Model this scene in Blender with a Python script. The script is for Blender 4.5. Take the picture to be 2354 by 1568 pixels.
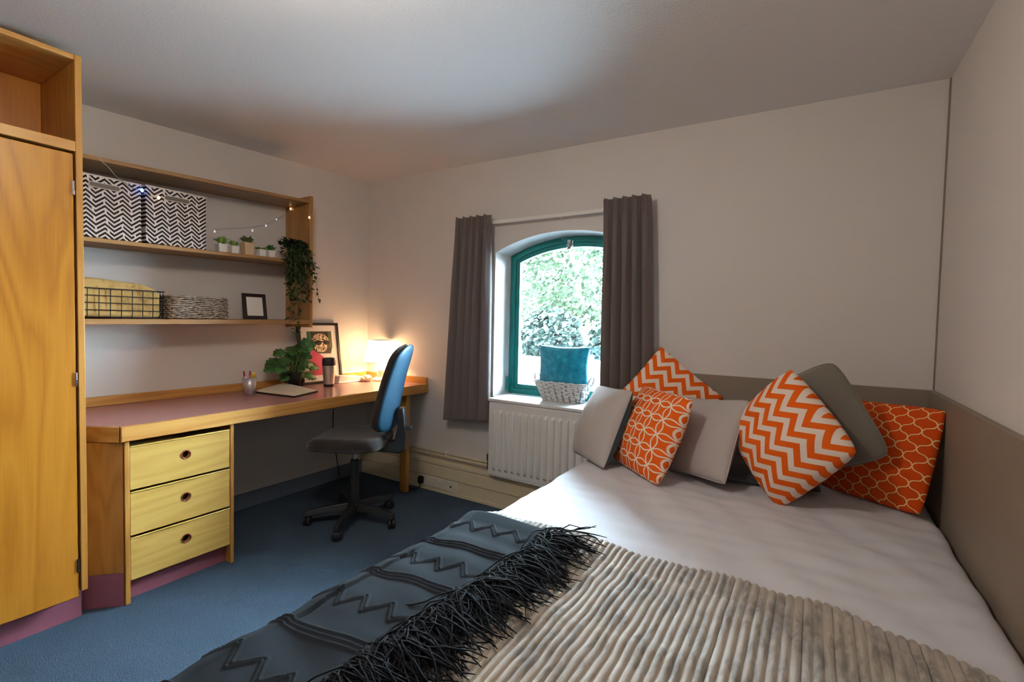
import bpy, math, random
import numpy as np
from mathutils import Vector, Matrix, noise
random.seed(7)
for o in list(bpy.data.objects): bpy.data.objects.remove(o)
S = bpy.context.scene
COL = S.collection
PI = math.pi
rad = math.radians

# ---------------------------------------------------------------- camera
FPX, YAW, PIT, ROL = 1107.0, rad(32.038), rad(2.214), rad(1.228)
EYE = Vector((0, 0, 1.29))
_F = Vector((-math.sin(YAW)*math.cos(PIT), math.cos(YAW)*math.cos(PIT), -math.sin(PIT)))
_R = Vector((math.cos(YAW), math.sin(YAW), 0))
_U = _R.cross(_F)
_R2 = _R*math.cos(ROL) + _U*math.sin(ROL)
_U2 = _U*math.cos(ROL) - _R*math.sin(ROL)
cd = bpy.data.cameras.new('camera'); cam = bpy.data.objects.new('camera', cd); COL.objects.link(cam)
cd.sensor_width = 36; cd.lens = FPX/2354*36; cd.clip_start = .02; cd.clip_end = 300
cam.matrix_world = Matrix(((_R2.x, _U2.x, -_F.x, EYE.x), (_R2.y, _U2.y, -_F.y, EYE.y), (_R2.z, _U2.z, -_F.z, EYE.z), (0, 0, 0, 1)))
S.camera = cam
def ray(px, py): return _F + _R2*((px-1177)/FPX) - _U2*((py-784)/FPX)
def onx(px, py, X): d = ray(px, py); return EYE + d*(X/d.x)
def ony(px, py, Y): d = ray(px, py); return EYE + d*(Y/d.y)
def onz(px, py, Z): d = ray(px, py); return EYE + d*((Z-1.29)/d.z)

# ---------------------------------------------------------------- world, exposure
SKY, CEIL_LAMP, DESK_LAMP = 138.0, 73.0, 13.0
S.view_settings.view_transform = 'Standard'; S.view_settings.look = 'None'
S.view_settings.gamma = 1; S.view_settings.use_curve_mapping = False
S.view_settings.exposure = 0.16
w = bpy.data.worlds.new('sky'); S.world = w; w.use_nodes = True
bg = w.node_tree.nodes['Background']; bg.inputs[0].default_value = (.66, .85, 1, 1); bg.inputs[1].default_value = SKY

# ---------------------------------------------------------------- room measures
D, XL, XR, YF = 2.812, -3.207, .465, -1.3
ZD = .80            # desk top
ZB = .57            # bed top

# ---------------------------------------------------------------- material helpers
def srgb(r, g, b):
    f = lambda c: ((c/255+.055)/1.055)**2.4 if c/255 > .04045 else c/255/12.92
    return (f(r), f(g), f(b), 1)
MATS = {}
class NT:
    def __init__(s, name, rough=.6, spec=.5, metal=0):
        s.m = bpy.data.materials.new(name); s.m.use_nodes = True; s.t = s.m.node_tree
        s.b = s.t.nodes['Principled BSDF']
        s.b.inputs['Roughness'].default_value = rough; s.b.inputs['Specular IOR Level'].default_value = spec; s.b.inputs['Metallic'].default_value = metal
        MATS[name] = s.m
    def n(s, k, **kw):
        x = s.t.nodes.new(k)
        for a, v in kw.items(): setattr(x, a, v)
        return x
    def set(s, sock, v):
        if isinstance(v, bpy.types.NodeSocket): s.t.links.new(v, sock)
        else: sock.default_value = v
    def math(s, op, a, b=0.0, c=None):
        x = s.n('ShaderNodeMath', operation=op); s.set(x.inputs[0], a); s.set(x.inputs[1], b)
        if c is not None: s.set(x.inputs[2], c)
        return x.outputs[0]
    def coord(s, kind='Object'): return s.n('ShaderNodeTexCoord').outputs[kind]
    def xyz(s, vec):
        x = s.n('ShaderNodeSeparateXYZ'); s.t.links.new(vec, x.inputs[0]); return x.outputs
    def mapped(s, scale=(1, 1, 1), loc=(0, 0, 0), rot=(0, 0, 0), kind='Object'):
        x = s.n('ShaderNodeMapping'); s.t.links.new(s.coord(kind), x.inputs[0])
        x.inputs['Scale'].default_value = scale; x.inputs['Location'].default_value = loc; x.inputs['Rotation'].default_value = rot
        return x.outputs[0]
    def noise(s, vec, scale=5, detail=3, rough=.5, dist=0):
        x = s.n('ShaderNodeTexNoise'); s.t.links.new(vec, x.inputs['Vector'])
        x.inputs['Scale'].default_value = scale; x.inputs['Detail'].default_value = detail; x.inputs['Roughness'].default_value = rough; x.inputs['Distortion'].default_value = dist
        return x.outputs['Fac']
    def ramp(s, fac, stops):
        x = s.n('ShaderNodeValToRGB'); s.t.links.new(fac, x.inputs[0]); e = x.color_ramp.elements
        while len(e) < len(stops): e.new(.5)
        for q, (p, c) in zip(e, stops): q.position = p; q.color = c
        return x.outputs[0]
    def mix(s, fac, a, b, blend='MIX'):
        x = s.n('ShaderNodeMix', data_type='RGBA', blend_type=blend); s.set(x.inputs[0], fac); s.set(x.inputs[6], a); s.set(x.inputs[7], b); return x.outputs[2]
    def color(s, v): s.set(s.b.inputs['Base Color'], v)
    def bump(s, h, strength=.3, dist=.002):
        x = s.n('ShaderNodeBump'); x.inputs['Strength'].default_value = strength; x.inputs['Distance'].default_value = dist
        s.t.links.new(h, x.inputs['Height']); s.t.links.new(x.outputs[0], s.b.inputs['Normal'])
def plain(name, c, rough=.6, spec=.4, metal=0, var=.06, scale=30, bump=0):
    t = NT(name, rough, spec, metal)
    c2 = tuple(max(0, x*(1-2*var)) for x in c[:3])+(1,)
    f = t.noise(t.coord(), scale, 3); t.color(t.ramp(f, [(.3, c2), (.7, c)]))
    if bump: t.bump(f, bump, .001)
    return t.m
def wood(name, dark, mid, light, axis='Z', rough=.38, scale=1.0, offset=(0,0,0)):
    t = NT(name, rough, .45)
    sc = {'X': (.12, 1, 1), 'Y': (1, .12, 1), 'Z': (1, 1, .12)}[axis]
    v = t.mapped(tuple(k*scale for k in sc), loc=offset)
    w_ = t.noise(v, 4.5, 2, .5, .6)
    ringv = t.math('FRACT', t.math('MULTIPLY', w_, 9.0))
    ring = t.math('SMOOTHSTEP' if False else 'PINGPONG', ringv, .5)
    fine = t.noise(t.mapped(tuple(k*scale for k in {'X': (.03, 1, 1), 'Y': (1, .03, 1), 'Z': (1, 1, .03)}[axis])), 160, 4, .6)
    base = t.ramp(t.math('ADD', t.math('MULTIPLY', ring, 1.1), t.math('MULTIPLY', t.math('SUBTRACT', fine, .5), .7)), [(.0, dark), (.3, mid), (.8, light)])
    # wide staves
    t.color(base); t.bump(fine, .08, .001)
    return t.m

wood('wood_ward', srgb(160, 98, 20), srgb(173, 110, 26), srgb(188, 126, 42), 'Z', .36)  # one timber for wardrobe, drawers, shelves; their different light is put into the tones
wood('wood_edge', srgb(182, 124, 58), srgb(194, 138, 70), srgb(204, 152, 84), 'Y', .4)
wood('wood_edge_x', srgb(176, 118, 52), srgb(190, 134, 66), srgb(202, 148, 80), 'X', .4)
wood('wood_post', srgb(166, 110, 44), srgb(178, 122, 52), srgb(188, 134, 62), 'Z', .42)
wood('wood_lit', srgb(188, 146, 72), srgb(196, 155, 80), srgb(204, 165, 92), 'Y', .4)  # same timber, brighter light on the drawers put into the colour
wood('wood_shelf_dim', srgb(142, 100, 56), srgb(156, 113, 66), srgb(168, 126, 78), 'Y', .42)  # same timber, dimmer light on the shelves put into the colour
wood('wood_shelf_dim_z', srgb(156, 108, 56), srgb(168, 120, 66), srgb(178, 132, 76), 'Z', .42)  # upright shelf panels, same dimmer light in the colour
plain('laminate', srgb(176, 122, 116), .25, .5, var=.03, scale=8)
plain('plinth', srgb(150, 88, 100), .35, .4, var=.05, scale=6)
def wall_mat(name, c, bscale=120, bs=.12, rough=.75, spec=.25):
    t = NT(name, rough, spec)
    t.color(t.ramp(t.noise(t.coord(), 2.2, 3), [(.3, tuple(k*.97 for k in c[:3])+(1,)), (.7, c)]))
    t.bump(t.noise(t.coord(), bscale, 2, .5), bs, .002); return t.m
wall_mat('wall_paint', srgb(222, 216, 212))
t = NT('ceiling_paint', .55, .35); t.color(srgb(234, 234, 236)); t.bump(t.noise(t.coord(), 90, 3, .6), .35, .004)
wall_mat('panel_brown', srgb(142, 127, 112), 200, .03, .5, .3)
t = NT('carpet', .95, .1)
f = t.noise(t.coord(), 260, 2, .6); g = t.noise(t.coord(), 3, 2)
t.color(t.mix(g, t.ramp(f, [(.3, srgb(42, 55, 70)), (.7, srgb(88, 105, 122))]), t.ramp(f, [(.3, srgb(38, 51, 66)), (.7, srgb(82, 99, 117))])))
t.bump(f, .7, .006)
plain('skirting', srgb(98, 110, 126), .5, .35)
plain('cream', srgb(222, 208, 176), .42, .4, var=.02)
plain('socket_white', srgb(226, 220, 205), .35, .45, var=.01)
plain('radiator_white', srgb(232, 232, 230), .35, .5, var=.01)
plain('white_plastic', srgb(238, 236, 230), .35, .5, var=.01)
plain('teal_paint', srgb(18, 122, 116), .35, .5, var=.06)
plain('chrome', (.75, .75, .73, 1), .22, .5, 1, .05)
plain('dark_metal', srgb(58, 52, 48), .4, .5, .7)
plain('black_plastic', srgb(30, 32, 36), .42, .5, var=.08)
plain('black_matte', srgb(24, 22, 24), .6, .3)
plain('copper_pull', srgb(150, 78, 56), .3, .5, .4)
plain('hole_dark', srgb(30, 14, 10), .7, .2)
def fabric(name, c, scale=900, amt=.25, rough=.9, sheen=.3):
    t = NT(name, rough, .15); t.b.inputs['Sheen Weight'].default_value = sheen
    f = t.noise(t.coord(), scale, 2, .6)
    t.color(t.ramp(f, [(.25, tuple(k*(1-amt) for k in c[:3])+(1,)), (.75, c)])); t.bump(f, .25, .001); return t
fabric('chair_fabric', srgb(52, 44, 42)); fabric('curtain', srgb(112, 100, 96), 700, .2)
t = NT('chair_shell', .5, .4); t.color(t.ramp(t.noise(t.coord(), 6, 2), [(.3, srgb(15, 62, 86)), (.7, srgb(18, 70, 96))]))
fabric('sheet', srgb(212, 213, 219), 500, .04, .85, .15)
fabric('cushion_grey', srgb(186, 178, 174), 700, .08); fabric('cushion_teal', srgb(42, 68, 78), 700, .1)
fabric('cushion_olive', srgb(120, 114, 102), 700, .1, .9, .6); fabric('cushion_dark', srgb(66, 66, 70), 700, .1)
fabric('throw', srgb(34, 39, 45), 800, .2, .95, 0); fabric('fringe', srgb(18, 20, 26), 300, .3, .8, 0)
t = NT('teal_plush', .9, .2); t.b.inputs['Sheen Weight'].default_value = 1; f = t.noise(t.coord(), 22, 4, .6)
t.color(t.ramp(f, [(.3, srgb(0, 126, 162)), (.5, srgb(6, 160, 198)), (.7, srgb(60, 196, 224))])); t.bump(t.noise(t.coord(), 300, 3), .6, .004)
# ribbed velvet blanket: brushed pile
t = NT('ribbed', .75, .25); t.b.inputs['Sheen Weight'].default_value = .5
f = t.noise(t.mapped((34, 9, 6)), 1.0, 5, .65, .4); g = t.noise(t.coord(), 2.0, 2)
t.color(t.mix(t.ramp(g, [(.35, (0, 0, 0, 1)), (.65, (1, 1, 1, 1))]), t.ramp(f, [(.42, srgb(112, 105, 96)), (.58, srgb(164, 154, 140))]), t.ramp(f, [(.36, srgb(116, 109, 99)), (.5, srgb(168, 158, 144))])))
t.bump(t.noise(t.coord(), 260, 3), .3, .002)
# cushion patterns (flat print, in each cushion's own plane)
ORANGE = srgb(222, 90, 14); CREAMW = srgb(240, 222, 208)
def pat_base(name):
    t = NT(name, .85, .15); x, y, z = t.xyz(t.coord()); return t, x, y
t, x, y = pat_base('chevron')
tri = t.math('MULTIPLY', t.math('PINGPONG', x, .049), 1.0)
val = t.math('FRACT', t.math('ADD', t.math('DIVIDE', t.math('ADD', y, tri), .062), 10))
t.color(t.mix(t.math('GREATER_THAN', val, .52), ORANGE, CREAMW))
def lines(t, a, wdt): # 1 on thin lines where a is integer
    fr = t.math('ABSOLUTE', t.math('SUBTRACT', t.math('FRACT', t.math('ADD', a, 20.5)), .5)); return t.math('LESS_THAN', fr, wdt)
t, x, y = pat_base('petals')
p = .072; U = t.math('DIVIDE', x, p); V = t.math('DIVIDE', y, p); k = 2*PI/2
def wav(t, a, b, s): return t.math('ADD', a, t.math('MULTIPLY', t.math('SINE', t.math('MULTIPLY', b, PI)), s))
Li = [lines(t, wav(t, U, V, .21), .045), lines(t, wav(t, U, V, -.21), .045), lines(t, wav(t, V, U, .21), .045), lines(t, wav(t, V, U, -.21), .045)]
m_ = Li[0]
for q in Li[1:]: m_ = t.math('MAXIMUM', m_, q)
t.color(t.mix(m_, ORANGE, srgb(244, 226, 210)))
t, x, y = pat_base('lattice')
A = t.math('DIVIDE', t.math('ADD', x, y), .070); B = t.math('DIVIDE', t.math('SUBTRACT', x, y), .070)
s2 = lambda b, k: t.math('MULTIPLY', t.math('SINE', t.math('MULTIPLY', b, 2*PI)), k)
m_ = t.math('MAXIMUM', lines(t, t.math('ADD', A, s2(B, .09)), .04), lines(t, t.math('ADD', B, s2(A, .09)), .04))
t.color(t.mix(m_, srgb(204, 70, 12), srgb(240, 208, 144)))
# woven zigzag print of the storage boxes
t, x, y = pat_base('box_print'); z = t.xyz(t.coord())[2]
cw = .036
tri = t.math('PINGPONG', y, cw)
val = t.math('FRACT', t.math('ADD', t.math('DIVIDE', t.math('ADD', z, t.math('MULTIPLY', tri, .85)), .0215), 30))
seg = t.math('FRACT', t.math('ADD', t.math('DIVIDE', t.math('ADD', y, t.math('MULTIPLY', z, .12)), cw*3), t.math('ADD', 20, t.math('MULTIPLY', t.math('MODULO', t.math('FLOOR', t.math('ADD', t.math('DIVIDE', t.math('ADD', z, t.math('MULTIPLY', tri, .85)), .0215), 30)), 2), .45))))
gap = t.math('LESS_THAN', t.math('ABSOLUTE', t.math('SUBTRACT', seg, .17)), .035)
dash = t.math('MULTIPLY', t.math('LESS_THAN', val, .56), t.math('SUBTRACT', 1, gap))
t.color(t.mix(dash, srgb(232, 220, 212), srgb(44, 32, 30)))
plain('box_edge', srgb(216, 202, 190), .7, .2); plain('taupe_hole', srgb(116, 104, 92), .7, .2)
t = NT('burlap', .95, .1); f = t.noise(t.coord(), 18, 5, .7); t.color(t.ramp(f, [(.25, srgb(120, 84, 44)), (.45, srgb(182, 146, 90)), (.8, srgb(196, 162, 106))])); t.bump(t.noise(t.coord(), 400, 2), .4, .002)
t = NT('wicker_grey', .8, .2); t.color(t.ramp(t.noise(t.coord(), 60, 3), [(.3, srgb(130, 112, 98)), (.7, srgb(182, 166, 152))]))
plain('wicker_core', srgb(70, 52, 40), .9, .1)
plain('wicker_white', srgb(244, 246, 248), .6, .3, var=.05); plain('wicker_gap', srgb(150, 158, 164), .8, .1)
plain('pot_white', srgb(240, 238, 234), .4, .4, var=.01); plain('pot_beige', srgb(214, 184, 148), .6, .3, var=.03)
for nm, a, b in (('leaf_succ', (96, 136, 60), (150, 188, 92)), ('leaf_lime', (120, 150, 30), (176, 200, 60)), ('leaf_dark', (40, 100, 44), (74, 140, 66)), ('leaf_ivy', (26, 40, 26), (58, 82, 54)), ('leaf_monstera', (26, 66, 26), (70, 122, 56)), ('leaf_olive', (84, 104, 54), (134, 146, 84))):
    t = NT(nm, .42, .45); t.color(t.ramp(t.noise(t.coord(), 14, 3), [(.3, srgb(*a)), (.7, srgb(*b))]))
plain('stem', srgb(92, 110, 60), .6, .3); plain('soil', srgb(40, 28, 20), .95, .1)
plain('frame_dark', srgb(46, 32, 30), .4, .4); plain('mat_white', srgb(238, 232, 224), .6, .3, var=.01)
plain('print_dark', srgb(70, 58, 46), .6, .3); plain('print_green', srgb(70, 130, 90), .6, .3); plain('print_olive', srgb(92, 98, 60), .6, .3)
plain('print_peach', srgb(240, 206, 170), .6, .3); plain('print_pink', srgb(206, 72, 100), .6, .3); plain('print_black', srgb(40, 32, 30), .6, .3)
t = NT('print_curls', .6, .3); x, y, z = t.xyz(t.coord()); wv = t.n('ShaderNodeTexWave'); wv.inputs['Scale'].default_value = 34; wv.inputs['Distortion'].default_value = 16; wv.inputs['Detail'].default_value = 1
t.t.links.new(t.coord(), wv.inputs['Vector']); t.color(t.ramp(wv.outputs['Fac'], [(.3, srgb(74, 58, 44)), (.42, srgb(238, 214, 176))]))
plain('steel', (.74, .66, .6, 1), .34, .5, .85, .03); plain('mug_dark', srgb(44, 34, 40), .4, .4)
plain('paper', srgb(222, 212, 192), .7, .2, var=.03); plain('cover_black', srgb(28, 24, 26), .5, .3)
plain('red_pen', srgb(176, 30, 44), .35, .5); plain('yellow_pen', srgb(236, 206, 40), .35, .5); plain('mesh_silver', (.66, .66, .7, 1), .35, .5, .6)
plain('amber', srgb(226, 166, 96), .3, .5); plain('cloth_cream', srgb(244, 226, 200), .8, .2, var=.03); plain('wedge_white', srgb(242, 234, 226), .4, .4, var=.01)
def emit(name, c, s):
    t = NT(name); t.color((0.8, .8, .8, 1)); t.b.inputs['Emission Color'].default_value = c; t.b.inputs['Emission Strength'].default_value = s; return t.m
emit('bulb_warm', (1, .66, .25, 1), 3); emit('bulb_blue', (.05, .2, 1, 1), 14); emit('bulb_cool', (.85, .88, 1, 1), .5)
emit('opal', (1, .86, .72, 1), CEIL_LAMP)
t = NT('lamp_shade', .8, .1); t.color(srgb(254, 250, 244))
tr = t.n('ShaderNodeBsdfTranslucent'); tr.inputs[0].default_value = (1, .97, .92, 1); mx = t.n('ShaderNodeMixShader'); mx.inputs[0].default_value = .85
t.t.links.new(t.b.outputs[0], mx.inputs[1]); t.t.links.new(tr.outputs[0], mx.inputs[2]); t.t.links.new(mx.outputs[0], t.t.nodes['Material Output'].inputs[0])
t = NT('glass', .02, .5); gl = t.n('ShaderNodeBsdfGlossy'); gl.inputs['Roughness'].default_value = .02; tp = t.n('ShaderNodeBsdfTransparent'); tp.inputs[0].default_value = (.95, .98, .97, 1)
fr = t.n('ShaderNodeFresnel'); fr.inputs[0].default_value = 1.45; mx = t.n('ShaderNodeMixShader')
t.t.links.new(fr.outputs[0], mx.inputs[0]); t.t.links.new(tp.outputs[0], mx.inputs[1]); t.t.links.new(gl.outputs[0], mx.inputs[2]); t.t.links.new(mx.outputs[0], t.t.nodes['Material Output'].inputs[0])
plain('paving', srgb(186, 194, 200), .9, .1, var=.05, scale=2); plain('asphalt', srgb(150, 150, 152), .9, .1, scale=3); plain('bark', srgb(96, 84, 70), .9, .1, scale=6)
plain('out_leaf_a', srgb(34, 46, 26), .7, .2, scale=2, var=.2); plain('out_leaf_b', srgb(22, 32, 27), .7, .2, scale=2, var=.2); plain('out_wall', srgb(196, 192, 186), .9, .1)

# ---------------------------------------------------------------- mesh helpers
class G:
    def __init__(s): s.v = []; s.f = []; s.mi = []
    def add(s, v, f, mi=0):
        o = len(s.v); s.v += [tuple(p) for p in v]; s.f += [tuple(i+o for i in q) for q in f]; s.mi += [mi]*len(f); return s
    def box(s, lo, hi, mi=0):
        a, b, c = lo; d, e, f = hi
        return s.add([(a, b, c), (d, b, c), (d, e, c), (a, e, c), (a, b, f), (d, b, f), (d, e, f), (a, e, f)],
                     [(0, 3, 2, 1), (4, 5, 6, 7), (0, 1, 5, 4), (1, 2, 6, 5), (2, 3, 7, 6), (3, 0, 4, 7)], mi)
    def prism(s, poly, axis, lo, hi, mi=0):
        def P(a, b, h): return {'X': (h, a, b), 'Y': (a, h, b), 'Z': (a, b, h)}[axis]
        n = len(poly); v = [P(a, b, lo) for a, b in poly]+[P(a, b, hi) for a, b in poly]
        f = [tuple(range(n))[::-1], tuple(range(n, 2*n))]+[(i, (i+1) % n, n+(i+1) % n, n+i) for i in range(n)]
        return s.add(v, f, mi)
    def tube(s, path, r, n=8, closed=False, cap=True, mi=0):
        P = [Vector(p) for p in path]; m = len(P); rr = r if isinstance(r, (list, tuple)) else [r]*m
        v = []; prev = None
        for i in range(m):
            a = P[(i-1) % m] if closed or i else P[0]; b = P[(i+1) % m] if closed or i < m-1 else P[-1]
            T = (b-a).normalized() if (b-a).length > 1e-9 else Vector((0, 0, 1))
            if prev is None: N = T.orthogonal().normalized()
            else:
                N = prev-T*prev.dot(T); N = N.normalized() if N.length > 1e-6 else T.orthogonal().normalized()
            prev = N; B = T.cross(N)
            for k in range(n):
                a_ = 2*PI*k/n; v.append(P[i]+N*(rr[i]*math.cos(a_))+B*(rr[i]*math.sin(a_)))
        f = []
        for i in range(m if closed else m-1):
            j = (i+1) % m
            for k in range(n): f.append((i*n+k, i*n+(k+1) % n, j*n+(k+1) % n, j*n+k))
        if cap and not closed: f += [tuple(range(n))[::-1], tuple(range((m-1)*n, m*n))]
        return s.add(v, f, mi)
    def lathe(s, prof, c=(0, 0, 0), n=28, mi=0, sx=1, sy=1):
        v = []; f = []; m = len(prof)
        for r, z in prof:
            for k in range(n): a = 2*PI*k/n; v.append((c[0]+sx*r*math.cos(a), c[1]+sy*r*math.sin(a), c[2]+z))
        for i in range(m-1):
            for k in range(n): f.append((i*n+k, i*n+(k+1) % n, (i+1)*n+(k+1) % n, (i+1)*n+k))
        if prof[0][0] > 1e-6: f.append(tuple(range(n))[::-1])
        if prof[-1][0] > 1e-6: f.append(tuple(range((m-1)*n, m*n)))
        return s.add(v, f, mi)
    def grid(s, fn, nu, nv, mi=0, cu=False):
        v = [fn(i/nu, j/nv) for j in range(nv+1) for i in range(nu+(0 if cu else 1))]; w_ = nu if cu else nu+1
        f = [(j*w_+i, j*w_+(i+1) % w_, (j+1)*w_+(i+1) % w_, (j+1)*w_+i) for j in range(nv) for i in range(nu)]
        return s.add(v, f, mi)
    def xf(s, M): s.v = [tuple(M @ Vector(p)) for p in s.v]; return s
WM = {}
def ob(name, g, mat, parent=None, smooth=False, bevel=0, local=False, sub=0, M=None, solid=0, seg=2):
    """one mesh object; vertices are world coordinates unless local=True"""
    Mw = M if M is not None else (WM[parent] if parent else Matrix())
    v = g.v
    if not local and Mw != Matrix(): I = Mw.inverted(); v = [tuple(I @ Vector(p)) for p in v]
    me = bpy.data.meshes.new(name); me.from_pydata(v, [], g.f); me.validate()
    for m_ in (mat if isinstance(mat, (list, tuple)) else [mat]): me.materials.append(MATS[m_])
    if any(g.mi) and len(g.mi) == len(me.polygons): me.polygons.foreach_set('material_index', g.mi)
    if smooth: me.polygons.foreach_set('use_smooth', [True]*len(me.polygons))
    me.update(); o = bpy.data.objects.new(name, me); COL.objects.link(o)
    if parent: o.parent = parent
    elif M is not None: o.matrix_world = M
    WM[o] = Mw.copy()
    if bevel:
        b = o.modifiers.new('bevel', 'BEVEL'); b.width = bevel; b.segments = seg; b.limit_method = 'ANGLE'; b.angle_limit = rad(40)
        for p_ in me.polygons: p_.use_smooth = True
        try: me.set_sharp_from_angle(angle=rad(35))
        except Exception: pass
    if solid: b = o.modifiers.new('solid', 'SOLIDIFY'); b.thickness = solid; b.offset = 0
    if sub: b = o.modifiers.new('sub', 'SUBSURF'); b.levels = sub; b.render_levels = sub
    return o
def tag(o, label, cat, group=None):
    o['label'] = label; o['category'] = cat
    if group: o['group'] = group
    return o
def thing(name, label, cat, loc=(0, 0, 0), rz=0, group=None):
    o = bpy.data.objects.new(name, None); o.empty_display_size = .05; COL.objects.link(o)
    o.location = loc; o.rotation_euler = (0, 0, rz); WM[o] = Matrix.Translation(loc) @ Matrix.Rotation(rz, 4, 'Z')
    return tag(o, label, cat, group)
def struct(o): o['kind'] = 'structure'; return o
def stuff(o): o['kind'] = 'stuff'; return o
def bx(name, lo, hi, mat, parent=None, bevel=.0025, **k): return ob(name, G().box(lo, hi), mat, parent, bevel=bevel, **k)

# ================================================================ STRUCTURE
def zc(x, y):  # the old ceiling is not quite level
    u = (x-XL)/(XR-XL); v = y/D
    return (1-u)*(1-v)*2.315+u*(1-v)*2.345+(1-u)*v*2.437+u*v*2.392
g = G()
g.box((XL-.1, YF-.1, -.1), (XR+.1, D+.1, 0))
struct(ob('floor', g, 'carpet'))
g = G(); ne = 12
g.grid(lambda u, v: (XL-.05+u*(XR-XL+.1), YF-.05+v*(D-YF+.1), zc(XL+u*(XR-XL), max(YF+v*(D-YF), -.4))), ne, ne)
g.grid(lambda u, v: (XL-.05+(1-u)*(XR-XL+.1), YF-.05+v*(D-YF+.1), 2.6), ne, ne)
struct(ob('ceiling', g, 'ceiling_paint', smooth=True))
struct(bx('wall_left', (XL-.12, YF, 0), (XL, D+.1, 2.6), 'wall_paint', bevel=0))
struct(bx('wall_right', (XR, YF, 0), (XR+.12, D+.1, 2.6), 'wall_paint', bevel=0))
struct(bx('wall_front', (XL-.1, YF-.12, 0), (XR+.1, YF, 2.6), 'wall_paint', bevel=0))
# back wall with a deep segmental-arched opening
WX0, WX1, WZ0, WSP, WAP, YO = -1.91, -.89, .765, 1.775, 1.887, D+.32
WC = (WX0+WX1)/2; HW = (WX1-WX0)/2
def arch(inset=0, n=20, drop=0):
    """closed contour of the opening, inset inwards: bottom-left, bottom-right, then arch right to left"""
    hw = HW-inset; sag = WAP-WSP; R_ = (HW*HW+sag*sag)/(2*sag)-inset; cz = WAP-(HW*HW+sag*sag)/(2*sag)
    a = math.asin(hw/R_)
    return [(WC-hw, WZ0+inset), (WC+hw, WZ0+inset)]+[(WC+R_*math.sin(a-2*a*i/n), cz+R_*math.cos(a-2*a*i/n)) for i in range(n+1)]
g = G(); ct = arch()
for Y in (D, YO):
    def q(a, b, c, d): g.add([(p[0], Y, p[1]) for p in (a, b, c, d)], [(0, 1, 2, 3) if Y == D else (3, 2, 1, 0)])
    q((XL-.1, 0), (WX0, 0), (WX0, 2.6), (XL-.1, 2.6)); q((WX1, 0), (XR+.1, 0), (XR+.1, 2.6), (WX1, 2.6)); q((WX0, 0), (WX1, 0), (WX1, WZ0), (WX0, WZ0))
    for a, b in zip(ct[2:], ct[3:]): q((b[0], b[1]), (a[0], a[1]), (a[0], 2.6), (b[0], 2.6))
n = len(ct)
for i in range(n):
    a, b = ct[i], ct[(i+1) % n]; g.add([(a[0], D, a[1]), (b[0], D, b[1]), (b[0], YO, b[1]), (a[0], YO, a[1])], [(0, 1, 2, 3)])
struct(ob('wall_back', g, 'wall_paint'))
# window
win = thing('window_1', 'arched window with teal painted frame', 'window', (WC, D+.22, WZ0)); struct(win)
del win['category']; del win['label']
def ring(o_in, i_in, y0, y1):
    a, b = arch(o_in), arch(i_in); g = G(); n = len(a)
    for i in range(n):
        j = (i+1) % n
        g.add([(a[i][0], y0, a[i][1]), (a[j][0], y0, a[j][1]), (b[j][0], y0, b[j][1]), (b[i][0], y0, b[i][1]),
               (a[i][0], y1, a[i][1]), (a[j][0], y1, a[j][1]), (b[j][0], y1, b[j][1]), (b[i][0], y1, b[i][1])],
              [(0, 1, 2, 3), (7, 6, 5, 4), (3, 2, 6, 7), (1, 0, 4, 5)])
    return g
fr_ = ob('window_frame', ring(.002, .042, D+.20, D+.26), 'teal_paint', win, bevel=.003)
ob('window_sash', ring(.036, .072, D+.215, D+.25), 'teal_paint', win, bevel=.003)
ins = arch(.068)
ob('pane', G().prism(ins, 'Y', D+.230, D+.236), 'glass', win)
ob('window_board', G().prism([(D-.118, WZ0-.014), (D-.118, WZ0+.004), (D+.2, WZ0+.004), (D+.2, WZ0+.0005), (D-.001, WZ0+.0005), (D-.001, WZ0-.014)], 'X', WX0+.04, WX1-.19), 'radiator_white', win, bevel=.003)
lt = ony(1310, 562, D+.2)
g = G().box((lt.x-.012, D+.185, lt.z-.035), (lt.x+.012, D+.2, lt.z+.03)); g.tube([(lt.x+.002, D+.19, lt.z-.03), (lt.x+.03, D+.175, lt.z-.01), (lt.x+.034, D+.175, lt.z+.02)], .006, 8)
g.tube([(lt.x-.03+.02*math.cos(a), D+.18, lt.z+.045+.018*math.sin(a)) for a in [i*PI/8 for i in range(12)]], .004, 6); g.lathe([(0, -.012), (.012, -.012), (.012, .012), (0, .012)], (lt.x+.0, D+.178, lt.z-.01), 10)
ob('latch', g, 'chrome', win, bevel=.001)
hz = ony(1172, 888, D+.19)
g = G().box((WX0+.004, D+.17, WZ0+.03), (WX0+.022, D+.2, WZ0+.11)); g.tube([(WX0+.012, D+.165, WZ0+.02), (WX0+.012, D+.165, WZ0+.13)], .008, 8)
ob('stay', g, 'teal_paint', win, bevel=.001)
# left skirting
struct(bx('baseboard_left', (XL, 1.3, 0), (XL+.014, D-.06, .105), 'skirting'))
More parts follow.
